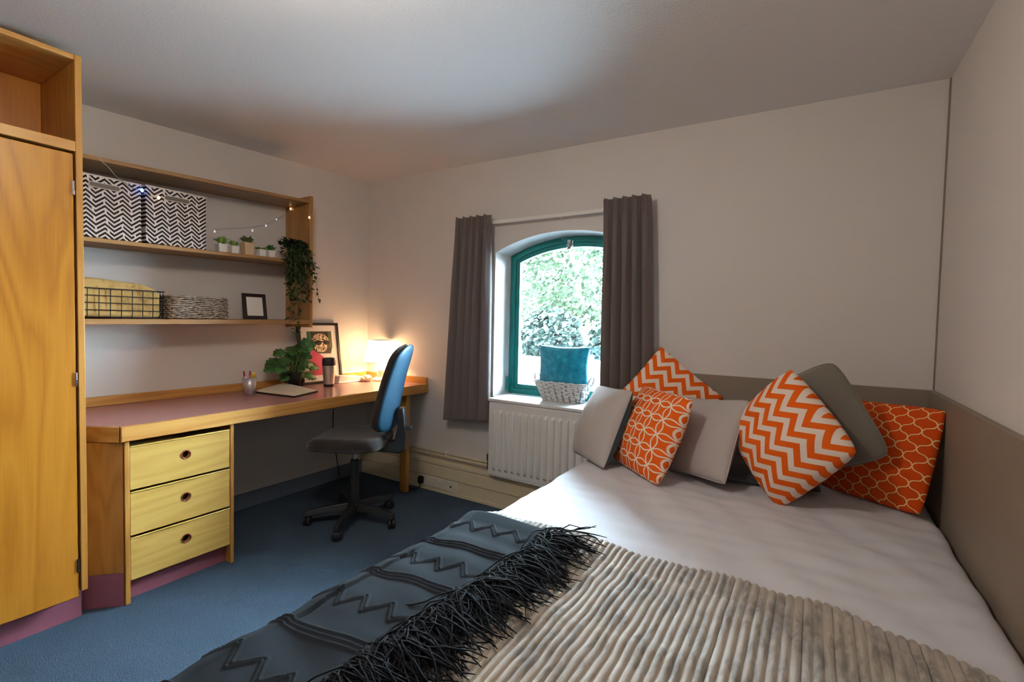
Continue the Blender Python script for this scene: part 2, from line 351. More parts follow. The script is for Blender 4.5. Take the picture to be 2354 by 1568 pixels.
# cable trunking along the back wall
trk = bx('trim_1', (XL+.002, D-.058, 0), (-.9, D-.001, .225), 'cream', bevel=.004); struct(trk)
bx('top_cover', (XL+.002, D-.066, .205), (-.9, D-.001, .238), 'cream', trk, bevel=.006)
bx('bottom_skirt', (XL+.002, D-.062, 0), (-.9, D-.05, .026), 'cream', trk, bevel=.002)
bx('cover_strip', (XL+.002, D-.065, .115), (-.9, D-.05, .197), 'cream', trk, bevel=.002)
p0 = ony(965, 1088, D-.06); p1 = ony(1030, 1105, D-.06); p2 = ony(1053, 1110, D-.06)
sp = bx('socket_plate', (-2.53, D-.066, .03), (-2.27, D-.055, .108), 'socket_white', trk, bevel=.003)
for k in (-2.47, -2.335): ob('switch_rocker', G().box((k-.012, D-.071, .075), (k+.012, D-.064, .097)), 'socket_white', sp, bevel=.002)
ap = bx('aerial_plate', (-2.262, D-.066, .03), (-2.17, D-.055, .108), 'socket_white', trk, bevel=.003)
ob('aerial_hole', G().lathe([(0, 0), (.007, 0), (.007, .004), (0, .004)], n=12).xf(Matrix.Translation((-2.225, D-.066, .068)) @ Matrix.Rotation(PI/2, 4, 'X')), 'hole_dark', ap)
# brown bed-head panels on two walls
tag(bx('headboard_panel', (-.86, D-.022, .3), (XR-.001, D-.001, 1.028), 'panel_brown', bevel=.003), 'brown headboard panel along the window wall behind the cushions', 'headboard')
tag(bx('side_panel', (XR-.022, -.3, .3), (XR-.001, D-.023, 1.030), 'panel_brown', bevel=.003), 'brown side panel running along the wall beside the mattress', 'wall panel')
struct(bx('trim_2', (XR-.006, D-.006, 1.03), (XR-.0005, D-.0005, 2.4), 'panel_brown', bevel=0))

# ================================================================ WARDROBE
wf, wy0, wy1 = -2.53, .10, .742
t_ = thing('wardrobe', 'tall orange pine wardrobe with an open compartment above its door', 'wardrobe', (-2.85, .42, 0))
zt = 2.315
def ward_side(y0, y1): return G().box((XL+.003, y0, .14), (wf+.004, y1, zt))
ob('side_panel', ward_side(wy1-.022, wy1), 'wood_post', t_, bevel=.002)
ob('side_panel', ward_side(wy0, wy0+.022), 'wood_post', t_, bevel=.002)
bx('back_panel', (-2.95, wy0+.022, .14), (-2.93, wy1-.022, zt-.02), 'wood_ward', t_)
bx('top_panel', (XL+.003, wy0+.022, zt-.02), (wf+.002, wy1-.022, zt), 'wood_edge', t_)
bx('shelf_rail', (-2.93, wy0+.022, 1.935), (wf+.004, wy1-.022, 1.975), 'wood_edge', t_)
bx('bottom_panel', (-2.93, wy0+.022, .14), (wf-.03, wy1-.022, .16), 'wood_edge', t_)
dr = bx('door', (wf-.024, wy0+.025, .118), (wf-.001, wy1-.028, 1.925), 'wood_ward', t_, bevel=.003)
for zz in (1.79, 1.02, .25): ob('hinge', G().box((wf-.004, wy1-.034, zz-.028), (wf+.004, wy1-.026, zz+.028)), 'dark_metal' if zz < .5 else 'chrome', dr, bevel=.001)
bx('plinth', (-3.1, wy0, 0), (-2.60, wy1, .14), 'plinth', t_, bevel=.001)

# ================================================================ DESK
dfx = -2.515
dsk = thing('desk', 'long built-in desk with reddish laminate top and wooden edging', 'desk', (-2.86, 1.8, 0))
yA = .86
top = [(XL+.003, .745), (-2.69, .745), (-2.69, .772), (dfx-.02, yA), (dfx-.02, D-.003), (XL+.003, D-.003)]
ob('desktop', G().prism(top, 'Z', ZD-.04, ZD), 'laminate', dsk)
ob('edge_strip', G().box((dfx-.02, yA-.004, ZD-.066), (dfx, D-.002, ZD+.001)), 'wood_edge', dsk, bevel=.003)
cx0, cy0 = -2.69, .7445
ob('corner_edge_strip', G().prism([(-2.69, .7445), (dfx-.004, yA-.012), (dfx-.0195, yA-.004), (-2.708, .7445)], 'Z', ZD-.066, ZD+.001), 'wood_edge_x', dsk, bevel=.002)
bx('back_upstand', (XL+.003, .745, ZD), (XL+.021, D-.022, ZD+.05), 'wood_edge', dsk)
bx('side_upstand', (XL+.003, D-.021, ZD), (dfx-.004, D-.003, ZD+.05), 'wood_edge_x', dsk)
bx('leg', (-2.60, 2.60, .001), (-2.535, 2.635, ZD-.04), 'wood_post', dsk, bevel=.003)
bx('apron', (-2.62, 1.36, ZD-.06), (-2.6, D-.01, ZD-.04), 'wood_edge', dsk)

# drawer pedestal
pf, py0, py1 = -2.535, .872, 1.342
ped = thing('drawer_pedestal', 'wooden three drawer pedestal under the desk with pink plinth', 'drawers', (-2.8, 1.1, 0))
bx('side_panel', (-3.1, py0, .001), (pf+.003, py0+.02, ZD-.068), 'wood_post', ped)
bx('side_panel', (-3.1, py1-.018, .001), (pf+.003, py1, ZD-.068), 'wood_post', ped)
bx('back_panel', (-3.1, py0+.02, .1), (-3.08, py1-.018, ZD-.068), 'wood_post', ped)
bx('plinth', (-3.05, py0+.021, .001), (pf-.05, py1-.019, .105), 'plinth', ped, bevel=0)
for k, (z0, z1) in enumerate(((.512, .708), (.306, .503), (.104, .297))):
    y0, y1 = py0+.022, py1-.02; hy, hzz = (y0+y1)/2+.01, (z0+z1)/2+.012
    # front with a round finger hole
    g = G(); nseg = 24; rr = .0185
    x0, x1 = pf-.02, pf
    cir = [(hy+rr*math.cos(2*PI*i/nseg), hzz+rr*math.sin(2*PI*i/nseg)) for i in range(nseg)]
    def edge(a):
        c, s = math.cos(a), math.sin(a); k1 = ((y1-hy) if c > 0 else (hy-y0))/max(abs(c), 1e-6); k2 = ((z1-hzz) if s > 0 else (hzz-z0))/max(abs(s), 1e-6); m = min(k1, k2); return (hy+m*c, hzz+m*s)
    angs = sorted([2*PI*i/nseg for i in range(nseg)]+[math.atan2(b-hzz, a-hy) % (2*PI) for a in (y0, y1) for b in (z0, z1)])
    ci = [(hy+rr*math.cos(a), hzz+rr*math.sin(a)) for a in angs]; eo = [edge(a) for a in angs]; m = len(angs)
    v = [(x1, *p) for p in ci]+[(x1, *p) for p in eo]+[(x0, *p) for p in ci]+[(x0, *p) for p in eo]
    f = []
    for i in range(m):
        j = (i+1) % m; f += [(i, m+i, m+j, j), (2*m+i, 2*m+j, 3*m+j, 3*m+i), (i, j, 2*m+j, 2*m+i), (m+i, 3*m+i, 3*m+j, m+j)]
    g.add(v, f); d_ = ob('drawer', g, 'wood_lit', ped)
    ob('pull_ring', G().tube([(pf+.001, hy+.0195*math.cos(a), hzz+.0195*math.sin(a)) for a in [2*PI*i/24 for i in range(24)]], .003, 8, closed=True), 'copper_pull', d_, smooth=True)
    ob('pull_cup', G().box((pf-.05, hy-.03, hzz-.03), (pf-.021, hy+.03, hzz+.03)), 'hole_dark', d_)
    bx('drawer_lip', (pf-.019, y0, z1-.008), (pf+.004, y1, z1), 'wood_lit', d_, bevel=.002)
    bx('drawer_box', (-3.05, y0+.01, z0+.01), (pf-.055, y1-.01, z1-.02), 'wood_lit', d_)
g = G().prism([(-2.70, .745), (-2.655, .745), (pf, .868), (pf-.03, .868)], 'Z', .15, ZD-.068); ob('corner_filler', g, 'wood_post', ped)
g = G().prism([(-2.70, .745), (-2.657, .745), (pf-.002, .868), (pf-.03, .868)], 'Z', .001, .15); ob('corner_plinth', g, 'plinth', ped)

# ================================================================ SHELVES
sx = -2.93; sy0, sy1 = .746, 2.06
zt_ = lambda y: 2.032+.043*(y-.75)      # tops of the boards
zm_ = lambda y: 1.652+.020*(y-.85)
zl_ = lambda y: 1.264+.011*(y-.85)
shf = thing('wall_shelf', 'brown wooden wall shelf unit of three boards above the desk', 'shelf', (-3.07, 1.4, 1.23))
for fn, th in ((zt_, .02), (zm_, .021), (zl_, .028)):
    a, b = fn(sy0), fn(sy1); g = G().prism([(sy0, a-th), (sy1, b-th), (sy1, b), (sy0, a)], 'X', XL+.002, sx)
    ob('shelf', g, 'wood_shelf_dim', shf, bevel=.002)
bx('end_panel', (XL+.002, sy1, 1.226), (sx+.002, sy1+.024, 2.118), 'wood_shelf_dim_z', shf)
bx('end_panel', (XL+.002, sy0-.0, 1.226), (sx-.02, sy0+.016, 2.03), 'wood_shelf_dim_z', shf)

for k, (y0, y1, lab) in enumerate(((.80, 1.10, 'black and white zigzag storage box next to the wardrobe on the middle shelf'), (1.12, 1.412, 'black and white zigzag storage box beside the small potted succulents'))):
    z0 = zm_((y0+y1)/2)+.001+.010; h = .298
    z0 = max(zm_(y0), zm_(y1))+.0005
    b = thing('storage_box', lab, 'storage box', (-3.075, (y0+y1)/2, z0), 0, 'zigzag storage boxes')
    ob('body', G().box((-3.195, y0, z0), (-2.955, y1, z0+h)), 'box_print', b, bevel=.002)
    for e in ((z0+h-.006, z0+h+.001),): ob('rim', G().box((-2.957, y0-.001, e[0]), (-2.953, y1+.001, e[1])), 'box_edge', b)
    hy = (y0+y1)/2+.0; g = G()
    pts = [(hy+.05*c+.012*math.cos(a), z0+h*.845+.012*math.sin(a)) for c, a0 in ((1, -PI/2), (-1, PI/2)) for a in [a0+PI*i/8 for i in range(9)]]
    g.prism(pts, 'X', -2.956, -2.9535); hd = ob('handle_slot', g, 'taupe_hole', b)
    ob('handle_rim', G().tube([(-2.953, p[0], p[1]) for p in pts], .0022, 6, closed=True), 'box_edge', hd, smooth=True)

# small potted plants
def leaf_pts(L, W, bend, n=4):
    v = []; f = []
    for i in range(n+1):
        s = i/n; wd = W*math.sin(PI*min(1, s*.92+.06))**.8 if 0 < i < n else W*.06
        z = -bend*s*s*L
        v += [(-wd/2, s*L, z+abs(wd)*.12), (0, s*L, z), (wd/2, s*L, z+abs(wd)*.12)]
    for i in range(n):
        for k in range(2): a = i*3+k; f.append((a, a+1, a+4, a+3))
    return v, f
def frameM(o, d, up=Vector((0, 0, 1))):
    d = Vector(d).normalized(); x = d.cross(up); x = x.normalized() if x.length > 1e-5 else Vector((1, 0, 0)); z = x.cross(d)
    return Matrix(((x.x, d.x, z.x, o[0]), (x.y, d.y, z.y, o[1]), (x.z, d.z, z.z, o[2]), (0, 0, 0, 1)))
def put(g, lv, lf, M): g.add([M @ Vector(p) for p in lv], lf)
SUC = [(509, .050, .052, 'pot_white', 'leaf_succ', 'spiky', 'white square potted succulent beside the zigzag box'),
       (537, .046, .048, 'pot_white', 'leaf_succ', 'bushy', 'small white potted succulent between the other white pot and the beige pot'),
       (568, .062, .078, 'pot_beige', 'leaf_olive', 'spiky', 'taller beige potted succulent with spiky olive leaves'),
       (600, .046, .048, 'pot_white', 'leaf_lime', 'flat', 'white potted plant with a low lime green top'),
       (622, .044, .048, 'pot_white', 'leaf_dark', 'bushy', 'white potted plant with dark green leaves nearest the trailing ivy')]
for px, wd, h, pm, lm, st, lab in SUC:
    p = onx(px, 575, -3.0); y = p.y; z0 = zm_(y+wd/2)+.0005
    s_ = thing('potted_succulent', lab, 'potted plant', (-3.0, y, z0), rad(random.uniform(-6, 6)), 'succulents on the shelf')
    a, b = wd/2*.84, wd/2; g = G().add([(-a, -a, 0), (a, -a, 0), (a, a, 0), (-a, a, 0), (-b, -b, h), (b, -b, h), (b, b, h), (-b, b, h)], [(0, 3, 2, 1), (4, 5, 6, 7), (0, 1, 5, 4), (1, 2, 6, 5), (2, 3, 7, 6), (3, 0, 4, 7)])
    ob('pot', g, pm, s_, bevel=.002, local=True)
    g = G()
    for k in range(70 if st != 'flat' else 90):
        a_ = random.uniform(0, 2*PI); r = math.sqrt(random.random())*wd*.42; el = random.uniform(.35, 1.45) if st != 'flat' else random.uniform(.1, .8)
        L = {'spiky': .03, 'bushy': .022, 'flat': .022}[st]*random.uniform(.7, 1.25)
        zz = h+ (random.random()*.016 if st != 'flat' else 0)
        lv, lf = leaf_pts(L, L*.42, .1, 3); put(g, lv, lf, frameM((r*math.cos(a_), r*math.sin(a_), zz), (math.cos(a_)*math.cos(el), math.sin(a_)*math.cos(el), math.sin(el))))
    ob('foliage', g, lm, s_, smooth=True, local=True)

# trailing ivy
pv = Vector((-2.975, 1.975, zm_(2.04)+.0005))
iv = thing('trailing_ivy', 'dark green trailing ivy in a dark pot hanging over the shelf end', 'potted plant', pv)
ob('pot', G().lathe([(0, 0), (.036, 0), (.046, .075), (.048, .08), (.043, .08), (.04, .07), (0, .07)], pv), 'mug_dark', iv, smooth=True)
g = G(); gs = G()
def leafset(g, P, d, sz):
    lv, lf = leaf_pts(sz, sz*.62, .25, 3); put(g, lv, lf, frameM(P, d, Vector((random.uniform(-.4, .4), random.uniform(-.4, .4), 1))))
def vine(start, dirh, length, out):
    P = Vector(start); path = [P.copy()]; d = Vector(dirh).normalized()*1.2+Vector((0, 0, .5)); n = int(length/.014)
    for i in range(n):
        d = (d*.82+Vector((0, 0, -.26))+Vector((random.uniform(-.1, .1), random.uniform(-.1, .1), random.uniform(-.05, .05)))).normalized()
        Q = P+d*.014
        if Q.x < -2.905 and Q.z < zm_(2)+.02: Q.x = -2.905+random.uniform(0, .008) if Q.x > -3.0 else Q.x
        if Q.y > 2.045 and Q.x < -2.915: Q.y = 2.045
        P = Q; path.append(P.copy())
        if random.random() < .8:
            a = random.uniform(0, 2*PI); leafset(g, P, (math.cos(a)*.9, math.sin(a)*.9, random.uniform(-.7, .3)), random.uniform(.022, .042))
    gs.tube(path, .0013, 4)
top_ = pv+Vector((0, 0, .08))
for k in range(36):
    a = random.uniform(-1.3, 1.15); vine(top_+Vector((random.uniform(0, .045), random.uniform(-.055, .04), 0)), (math.cos(a), math.sin(a), 0), random.choice([.18, .24, .3, .36, .4]), 0)
for k in range(2): vine(top_+Vector((.03, -.035, 0)), (.8, -.55, 0), .62+.08*k, 0)
for k in range(190):
    a = random.uniform(0, 2*PI); el = random.uniform(.1, 1.3); leafset(g, top_+Vector((random.uniform(-.03, .08), random.uniform(-.095, .05), random.uniform(-.02, .035))), (math.cos(a)*math.cos(el), math.sin(a)*math.cos(el), math.sin(el)), random.uniform(.026, .046))
g.v = [(x if z > zm_(2)+.02 or x > -2.925 else -2.924+random.uniform(0, .01), min(y, 2.052) if x < -2.925 else y, z) for x, y, z in g.v]
stuff(ob('foliage', g, 'leaf_ivy', iv, smooth=True)); ob('vine', gs, 'stem', iv, smooth=True)

# wire basket with burlap liner
zb_ = zl_(1.2)+.001
wb = thing('wire_basket', 'black wire grid basket holding a tan burlap sack', 'basket', (-3.08, 1.03, zb_), 0)
bx0, bx1, by0, by1, bh = -3.19, -2.985, .84, 1.205, .145
g = G()
for k in range(5):
    z = zb_+.004+(bh-.004)*k/4; fl = .006*k/4
    g.tube([(bx0-fl*0, by0-fl, z), (bx1+fl, by0-fl, z), (bx1+fl, by1+fl, z), (bx0, by1+fl, z)], .0024 if k < 4 else .003, 6, closed=True)
for k in range(9):
    y = by0+(by1-by0)*k/8; g.tube([(bx1, y, zb_+.003), (bx1+.006, y, zb_+bh)], .002, 6); g.tube([(bx0, y, zb_+.003), (bx0, y, zb_+bh)], .002, 6); g.tube([(bx0, y, zb_+.003), (bx1, y, zb_+.003)], .002, 6)
for k in range(1, 5):
    x = bx0+(bx1-bx0)*k/5
    for y, s in ((by0, -1), (by1, 1)): g.tube([(x, y, zb_+.003), (x, y+.006*s, zb_+bh)], .002, 6)
ob('wire_frame', g, 'black_matte', wb, smooth=True)
top_s = [(by1-.006, .125), (by1-.02, .15), (by1-.05, .168), (by1-.09, .18), (by1-.17, .186), (by0+.1, .195), (by0+.03, .198), (by0+.008, .185)]
g = G().prism([(by0+.006, zb_+.005), (by1-.006, zb_+.005)]+[(y, zb_+z) for y, z in top_s], 'X', bx0+.012, bx1-.008)
ob('liner', g, 'burlap', wb, bevel=.018, seg=4)
# grey wicker basket
wx0, wx1, wy0_, wy1_ = -3.185, -2.985, 1.245, 1.548; wh = .128; wz = zl_(1.55)+.001
wk = thing('wicker_basket', 'low grey woven wicker basket between the wire basket and the photo frame', 'basket', (-3.085, 1.4, wz))
def rrect(x0, x1, y0, y1, r, n=5, per=10):
    P = []
    for cx, cy, a0 in ((x1-r, y1-r, 0), (x0+r, y1-r, PI/2), (x0+r, y0+r, PI), (x1-r, y0+r, 3*PI/2)):
        for i in range(n): a = a0+PI/2*i/(n-1); P.append((cx+r*math.cos(a), cy+r*math.sin(a)))
    Q = []
    for i in range(len(P)):
        a, b = Vector(P[i]), Vector(P[(i+1) % len(P)]); L = (b-a).length; m = max(1, int(L/.008))
        for k in range(m): Q.append(a+(b-a)*k/m)
    return Q
def weave(x0, x1, y0, y1, z0, h, rows, r, amp, per, taper=0, seed=1):
    random.seed(seed); g = G()
    for k in range(rows):
        q_ = (k+.5)/rows; tp = -taper*(1-q_); pts = rrect(x0-tp, x1+tp, y0-tp, y1+tp, .02); n = len(pts); c = Vector(((x0+x1)/2, (y0+y1)/2)); path = []; s = 0
        for i, p_ in enumerate(pts):
            nx = pts[(i+1) % n]-pts[i-1]; nm = Vector((nx.y, -nx.x)).normalized(); s += (pts[(i+1) % n]-p_).length
            o_ = amp*math.sin(2*PI*s/per+(k % 2)*PI); path.append((p_.x+nm.x*o_, p_.y+nm.y*o_, z0+h*q_+random.uniform(-1, 1)*r*.35+r*.3*math.sin(2*PI*s/(per*1.7)+k)))
        g.tube(path, r*random.uniform(.85, 1.15), 6, closed=True)
    return g
ob('weave', weave(wx0, wx1, wy0_, wy1_, wz, wh, 11, .0062, .0055, .042), 'wicker_grey', wk, smooth=True)
ob('core', G().box((wx0+.004, wy0_+.004, wz), (wx1-.004, wy1_-.004, wz+wh-.012)), 'wicker_core', wk)
# small photo frame
zf = zl_(1.83)+.001
pf0, pf1 = onx(560, 700, -3.06).y, onx(613, 700, -3.06).y
sf = thing('photo_frame', 'small black photo frame with a blank cream picture on the bottom shelf', 'picture frame', (-3.06, (pf0+pf1)/2, zf))
hh = .166; b_ = .022
g = G(); Mx = Matrix.Translation((-3.05, (pf0+pf1)/2, zf)) @ Matrix.Rotation(rad(-9), 4, 'Y'); hw = (pf1-pf0)/2
for lo, hi in (((-.012, -hw, 0), (0, hw, b_)), ((-.012, -hw, hh-b_), (0, hw, hh)), ((-.012, -hw, b_), (0, -hw+b_, hh-b_)), ((-.012, hw-b_, b_), (0, hw, hh-b_))): g.box(lo, hi)
ob('frame', g.xf(Mx), 'frame_dark', sf)
ob('picture', G().box((-.010, -hw+.01, .01), (-.004, hw-.01, hh-.01)).xf(Mx), 'mat_white', sf)
# fairy lights
fl = thing('fairy_lights', 'thin string of fairy lights draped along the shelf', 'string lights', (-2.94, 1.5, 2.05))
wp_ = [onx(222, 362, -2.93)+Vector((.004, 0, 0)), onx(250, 385, -2.93), onx(263, 402, -2.945), onx(300, 430, -2.946), onx(325, 438, -2.946), onx(345, 450, -2.946), onx(363, 455, -2.946)]
ob('wire', G().tube(wp_, .0016, 5), 'mesh_silver', fl, smooth=True)
p2_ = [onx(492, 527, -3.195), onx(530, 524, -3.195), onx(572, 523, -3.195), onx(610, 516, -3.195), onx(634, 505, -3.195), Vector((-3.15, 2.052, 2.04)), ony(668, 480, 2.052), ony(688, 466, 2.05), Vector((-2.925, 2.056, 2.07)), Vector((-2.922, 2.05, 1.97))]
ob('wire', G().tube(p2_, .0011, 5), 'mesh_silver', fl, smooth=True)
def bulb(p, m, r=.005): ob('bulb', G().lathe([(0, -r*1.5), (r*.8, -r*.8), (r, 0), (r*.7, r), (0, r*1.5)], p, 8), m, fl, smooth=True)
for p, m, r in ((wp_[4]+Vector((.008, 0, 0)), 'bulb_blue', .007), (wp_[6]+Vector((.008, 0, 0)), 'bulb_warm', .007), (p2_[0]+Vector((.008, 0, -.015)), 'bulb_cool', .006), (p2_[2]+Vector((.008, .02, -.018)), 'bulb_cool', .006), (p2_[3]+Vector((.008, 0, -.01)), 'bulb_cool', .006), (p2_[4]+Vector((.008, 0, 0)), 'bulb_cool', .005), (p2_[6], 'bulb_warm', .006), (p2_[7]+Vector((.01, 0, -.006)), 'bulb_warm', .005), (p2_[9], 'bulb_warm', .006)): bulb(p, m, r)

# ================================================================ THINGS ON THE DESK
def dp(px, X):  # on the desk, at distance X from the left wall, in direction of picture column px
    d = ray(px, 880); return Vector((X, d.y*X/d.x, ZD+.0005))
# pencil cup
c = dp(574, -3.0)
pc = thing('pencil_cup', 'silver mesh pencil cup standing on the desk', 'pencil cup', c)
g = G().lathe([(0, 0), (.031, 0), (.041, .105), (.0395, .105), (.030, .003), (0, .003)], c, 24)
ob('cup', g, 'mesh_silver', pc, smooth=True)
ob('rim', G().tube([(c.x+.041*math.cos(a), c.y+.041*math.sin(a), c.z+.105) for a in [2*PI*i/24 for i in range(24)]], .0022, 6, closed=True), 'mesh_silver', pc, smooth=True)
def pen(nm, lab, m, off, lean, L=.14, r=.0045, tip='white_plastic', cat='pen'):
    base = c+Vector((off[0]*.4, off[1]*.4, .006)); e = base+Vector((lean[0], lean[1], 1)).normalized()*L
    o = thing(nm, lab, cat, base)
    ob('barrel', G().tube([base, base+(e-base)*.8], r, 8), m, o, smooth=True); ob('cap', G().tube([base+(e-base)*.8, base+(e-base)*.97, e], [r*1.15, r*1.1, r*.5], 8), m if tip is None else tip, o, smooth=True)
pen('pen', 'red pen leaning to the wardrobe side in the pencil cup', 'red_pen', (-.01, -.03), (-.05, -.14), .145, tip=None)
pen('pen', 'red pen standing upright in the middle of the pencil cup', 'red_pen', (.015, .0), (.02, -.02), .146, tip=None)
pen('highlighter', 'thick yellow highlighter in the pencil cup', 'yellow_pen', (.0, .03), (.0, .12), .132, .0085, tip=None, cat='highlighter')
pen('marker', 'white marker in the pencil cup', 'white_plastic', (.02, -.03), (.06, -.2), .115, .006)
# notebooks
q_ = [onz(x, y, ZD) for x, y in ((588, 904), (677, 915), (731, 902), (645, 889))]
nb = thing('notebook', 'black covered notebook with cream pages lying on the desk', 'notebook', (sum((p.x for p in q_))/4, sum((p.y for p in q_))/4, ZD))
q_ = [Vector((max(p.x, -3.15), p.y, ZD)) for p in q_]
poly = [(p.x, p.y) for p in q_]; cxy = Vector((sum(p[0] for p in poly)/4, sum(p[1] for p in poly)/4))
shr = lambda k: [((Vector(p)-cxy)*k+cxy)[:] for p in poly]
ob('cover', G().prism(poly, 'Z', ZD+.0005, ZD+.010), 'cover_black', nb); ob('pages', G().prism(shr(.96), 'Z', ZD+.010, ZD+.0152), 'paper', nb)
bk = tag(ob('booklet', G().add([(*p, ZD+.0155) for p in shr(.93)]+[(*shr(.93)[0], ZD+.021), (*shr(.9)[1], ZD+.019), (*shr(.85)[2], ZD+.020), (*shr(.93)[3], ZD+.034)], [(3, 2, 1, 0), (4, 5, 6, 7), (0, 1, 5, 4), (1, 2, 6, 5), (2, 3, 7, 6), (3, 0, 4, 7)]), 'paper'), 'open cream booklet with a curled page lying on the black notebook', 'booklet')
# monstera
c = dp(677, -3.06)
mo = thing('potted_monstera', 'green monstera with split leaves in a black pot on the desk', 'potted plant', c)
ob('pot', G().lathe([(0, 0), (.036, 0), (.052, .10), (.054, .108), (.049, .108), (.047, .09), (0, .09)], c, 24), 'black_matte', mo, smooth=True)
ob('soil', G().lathe([(0, .088), (.046, .092)], c, 20), 'soil', mo)
def monstera_leaf(L, W):
    n = 14; pts = []
    for sd in (1, -1):
        row = []
        for i in range(n+1):
            s = i/n; wd = W/2*(math.sin(PI*min(1, .08+s*.92))**.65)*(1-.25*s); nt = 1-.32*(1 if (i % 4 == 3 and 2 < i < 12) else 0)
            row.append((sd*wd*nt, s*L-.12*L*math.sin(PI*max(0, .3-s)/.3) if s < .3 else s*L, -.35*(wd*nt)**2/W-.28*L*s*s))
        pts.append(row)
    v = [(0, s/n*L, .002-.28*L*(s/n)**2) for s in range(n+1)]+pts[0]+pts[1]; f = []
    m = n+1
    for i in range(n): f += [(i, i+1, m+i+1, m+i), (i+1, i, 2*m+i, 2*m+i+1)]
    return v, f
crown = c+Vector((0, 0, .1))
LV = [(655, 825, .10), (632, 830, .11), (625, 845, .09), (700, 830, .12), (672, 800, .12), (690, 795, .11), (715, 840, .10), (660, 860, .10), (690, 855, .11), (645, 808, .09), (705, 785, .1), (680, 830, .13), (650, 842, .11), (712, 862, .09), (668, 815, .11), (697, 812, .1)]
random.seed(5)
for k, (px, py, sz) in enumerate(LV):
    P = onx(px, py, -3.06+random.uniform(-.04, .07)); P.x = max(P.x, -3.13)
    st_ = crown+Vector((random.uniform(-.02, .02), random.uniform(-.02, .02), 0)); mid = (st_+P)/2+Vector((0, 0, .03))
    hd = (P-crown); hd.z = 0
    outw = Vector((hd.x*.7+random.uniform(-.02, .02)+.05, hd.y+random.uniform(-.02, .02), -.015-.02*random.random()))
    lv, lf = monstera_leaf(sz, sz*.95); g = G(); M_ = frameM(P-outw.normalized()*sz*.35, outw, Vector((.75, -.45, .75)).normalized())
    put(g, lv, lf, M_); g.v = [(max(x, -3.185), y, z) for x, y, z in g.v]
    lo = ob('leaf', g, 'leaf_monstera', mo, smooth=True, solid=.0008)
    ob('stalk', G().tube([st_, mid, P-outw.normalized()*sz*.35], .0022, 6), 'stem', lo, smooth=True)
# framed print leaning on the left wall
fy0, fy1 = onx(694, 850, -3.12).y, onx(787, 850, -3.12).y; fh = .46
ft = thing('framed_print', 'dark framed art print of a face in sunglasses leaning on the wall', 'framed picture', (-3.12, (fy0+fy1)/2, ZD))
Mx = Matrix.Translation((-3.11, (fy0+fy1)/2, ZD+.001)) @ Matrix.Rotation(rad(-8.5), 4, 'Y'); hw = (fy1-fy0)/2; b_ = .02
for lo, hi in (((-.02, -hw, 0), (0, hw, b_)), ((-.02, -hw, fh-b_), (0, hw, fh)), ((-.02, -hw, b_), (0, -hw+b_, fh-b_)), ((-.02, hw-b_, b_), (0, hw, fh-b_))): ob('frame_bar', G().box(lo, hi).xf(Mx), 'frame_dark', ft, bevel=.002)
ob('mount', G().box((-.016, -hw+.01, .01), (-.010, hw-.01, fh-.01)).xf(Mx), 'mat_white', ft)
py_, pz = hw*.62, fh
def art(nm, pts, m, lay): return ob(nm, G().prism(pts, 'X', -.011+lay*.0004, -.0102+lay*.0004).xf(Mx), m, ft)
W_ = hw*1.22; a0, z0, z1 = -hw*.58, fh*.14, fh*.86
pr = lambda u, v: (a0+u*W_, z0+v*(z1-z0))
art('print', [pr(0, 0), pr(1, 0), pr(1, 1), pr(0, 1)], 'print_peach', 0)
art('print_shape', [pr(.18, .5), pr(.92, .48), pr(1, .66), pr(1, 1), pr(.1, 1)], 'print_dark', 1)
art('print_shape', [pr(0, .45), pr(.2, .6), pr(.16, 1), pr(0, 1)], 'print_green', 2)
art('print_shape', [pr(.86, .62), pr(1, .62), pr(1, 1), pr(.86, 1)], 'print_olive', 2)
art('print_shape', [pr(0, 0), pr(.75, 0), pr(.72, .34), pr(.5, .46), pr(.2, .58), pr(.06, .5), pr(0, .4)], 'print_pink', 2)
el = lambda u, v, ru, rv, n=22: [pr(u+ru*math.cos(2*PI*i/n), v+rv*math.sin(2*PI*i/n)) for i in range(n)]
art('print_shape', el(.52, .78, .34, .17), 'print_curls', 3); art('print_shape', el(.58, .66, .2, .14), 'print_peach', 4); art('print_shape', el(.5, .62, .24, .10), 'print_curls', 5)
art('print_shape', el(.42, .74, .15, .055), 'print_black', 6); art('print_shape', el(.76, .74, .14, .055), 'print_black', 6); art('print_shape', [pr(.5, .745), pr(.68, .745), pr(.68, .77), pr(.5, .77)], 'print_black', 7)
# travel mug
c = dp(756, -2.95)
mg = thing('travel_mug', 'steel travel mug with dark lid and base on the desk', 'travel mug', c)
ob('base_ring', G().lathe([(0, 0), (.035, 0), (.036, .018), (0, .018)], c, 28), 'mug_dark', mg, smooth=True, bevel=.001)
ob('body', G().lathe([(0, .018), (.036, .018), (.045, .15), (.045, .155), (0, .155)], c, 28), 'steel', mg, smooth=True, bevel=.001)
ob('lid', G().lathe([(0, .152), (.046, .152), (.048, .158), (.047, .192), (.044, .204), (.034, .207), (.032, .2), (0, .2)], c, 28), 'mug_dark', mg, smooth=True, bevel=.001)
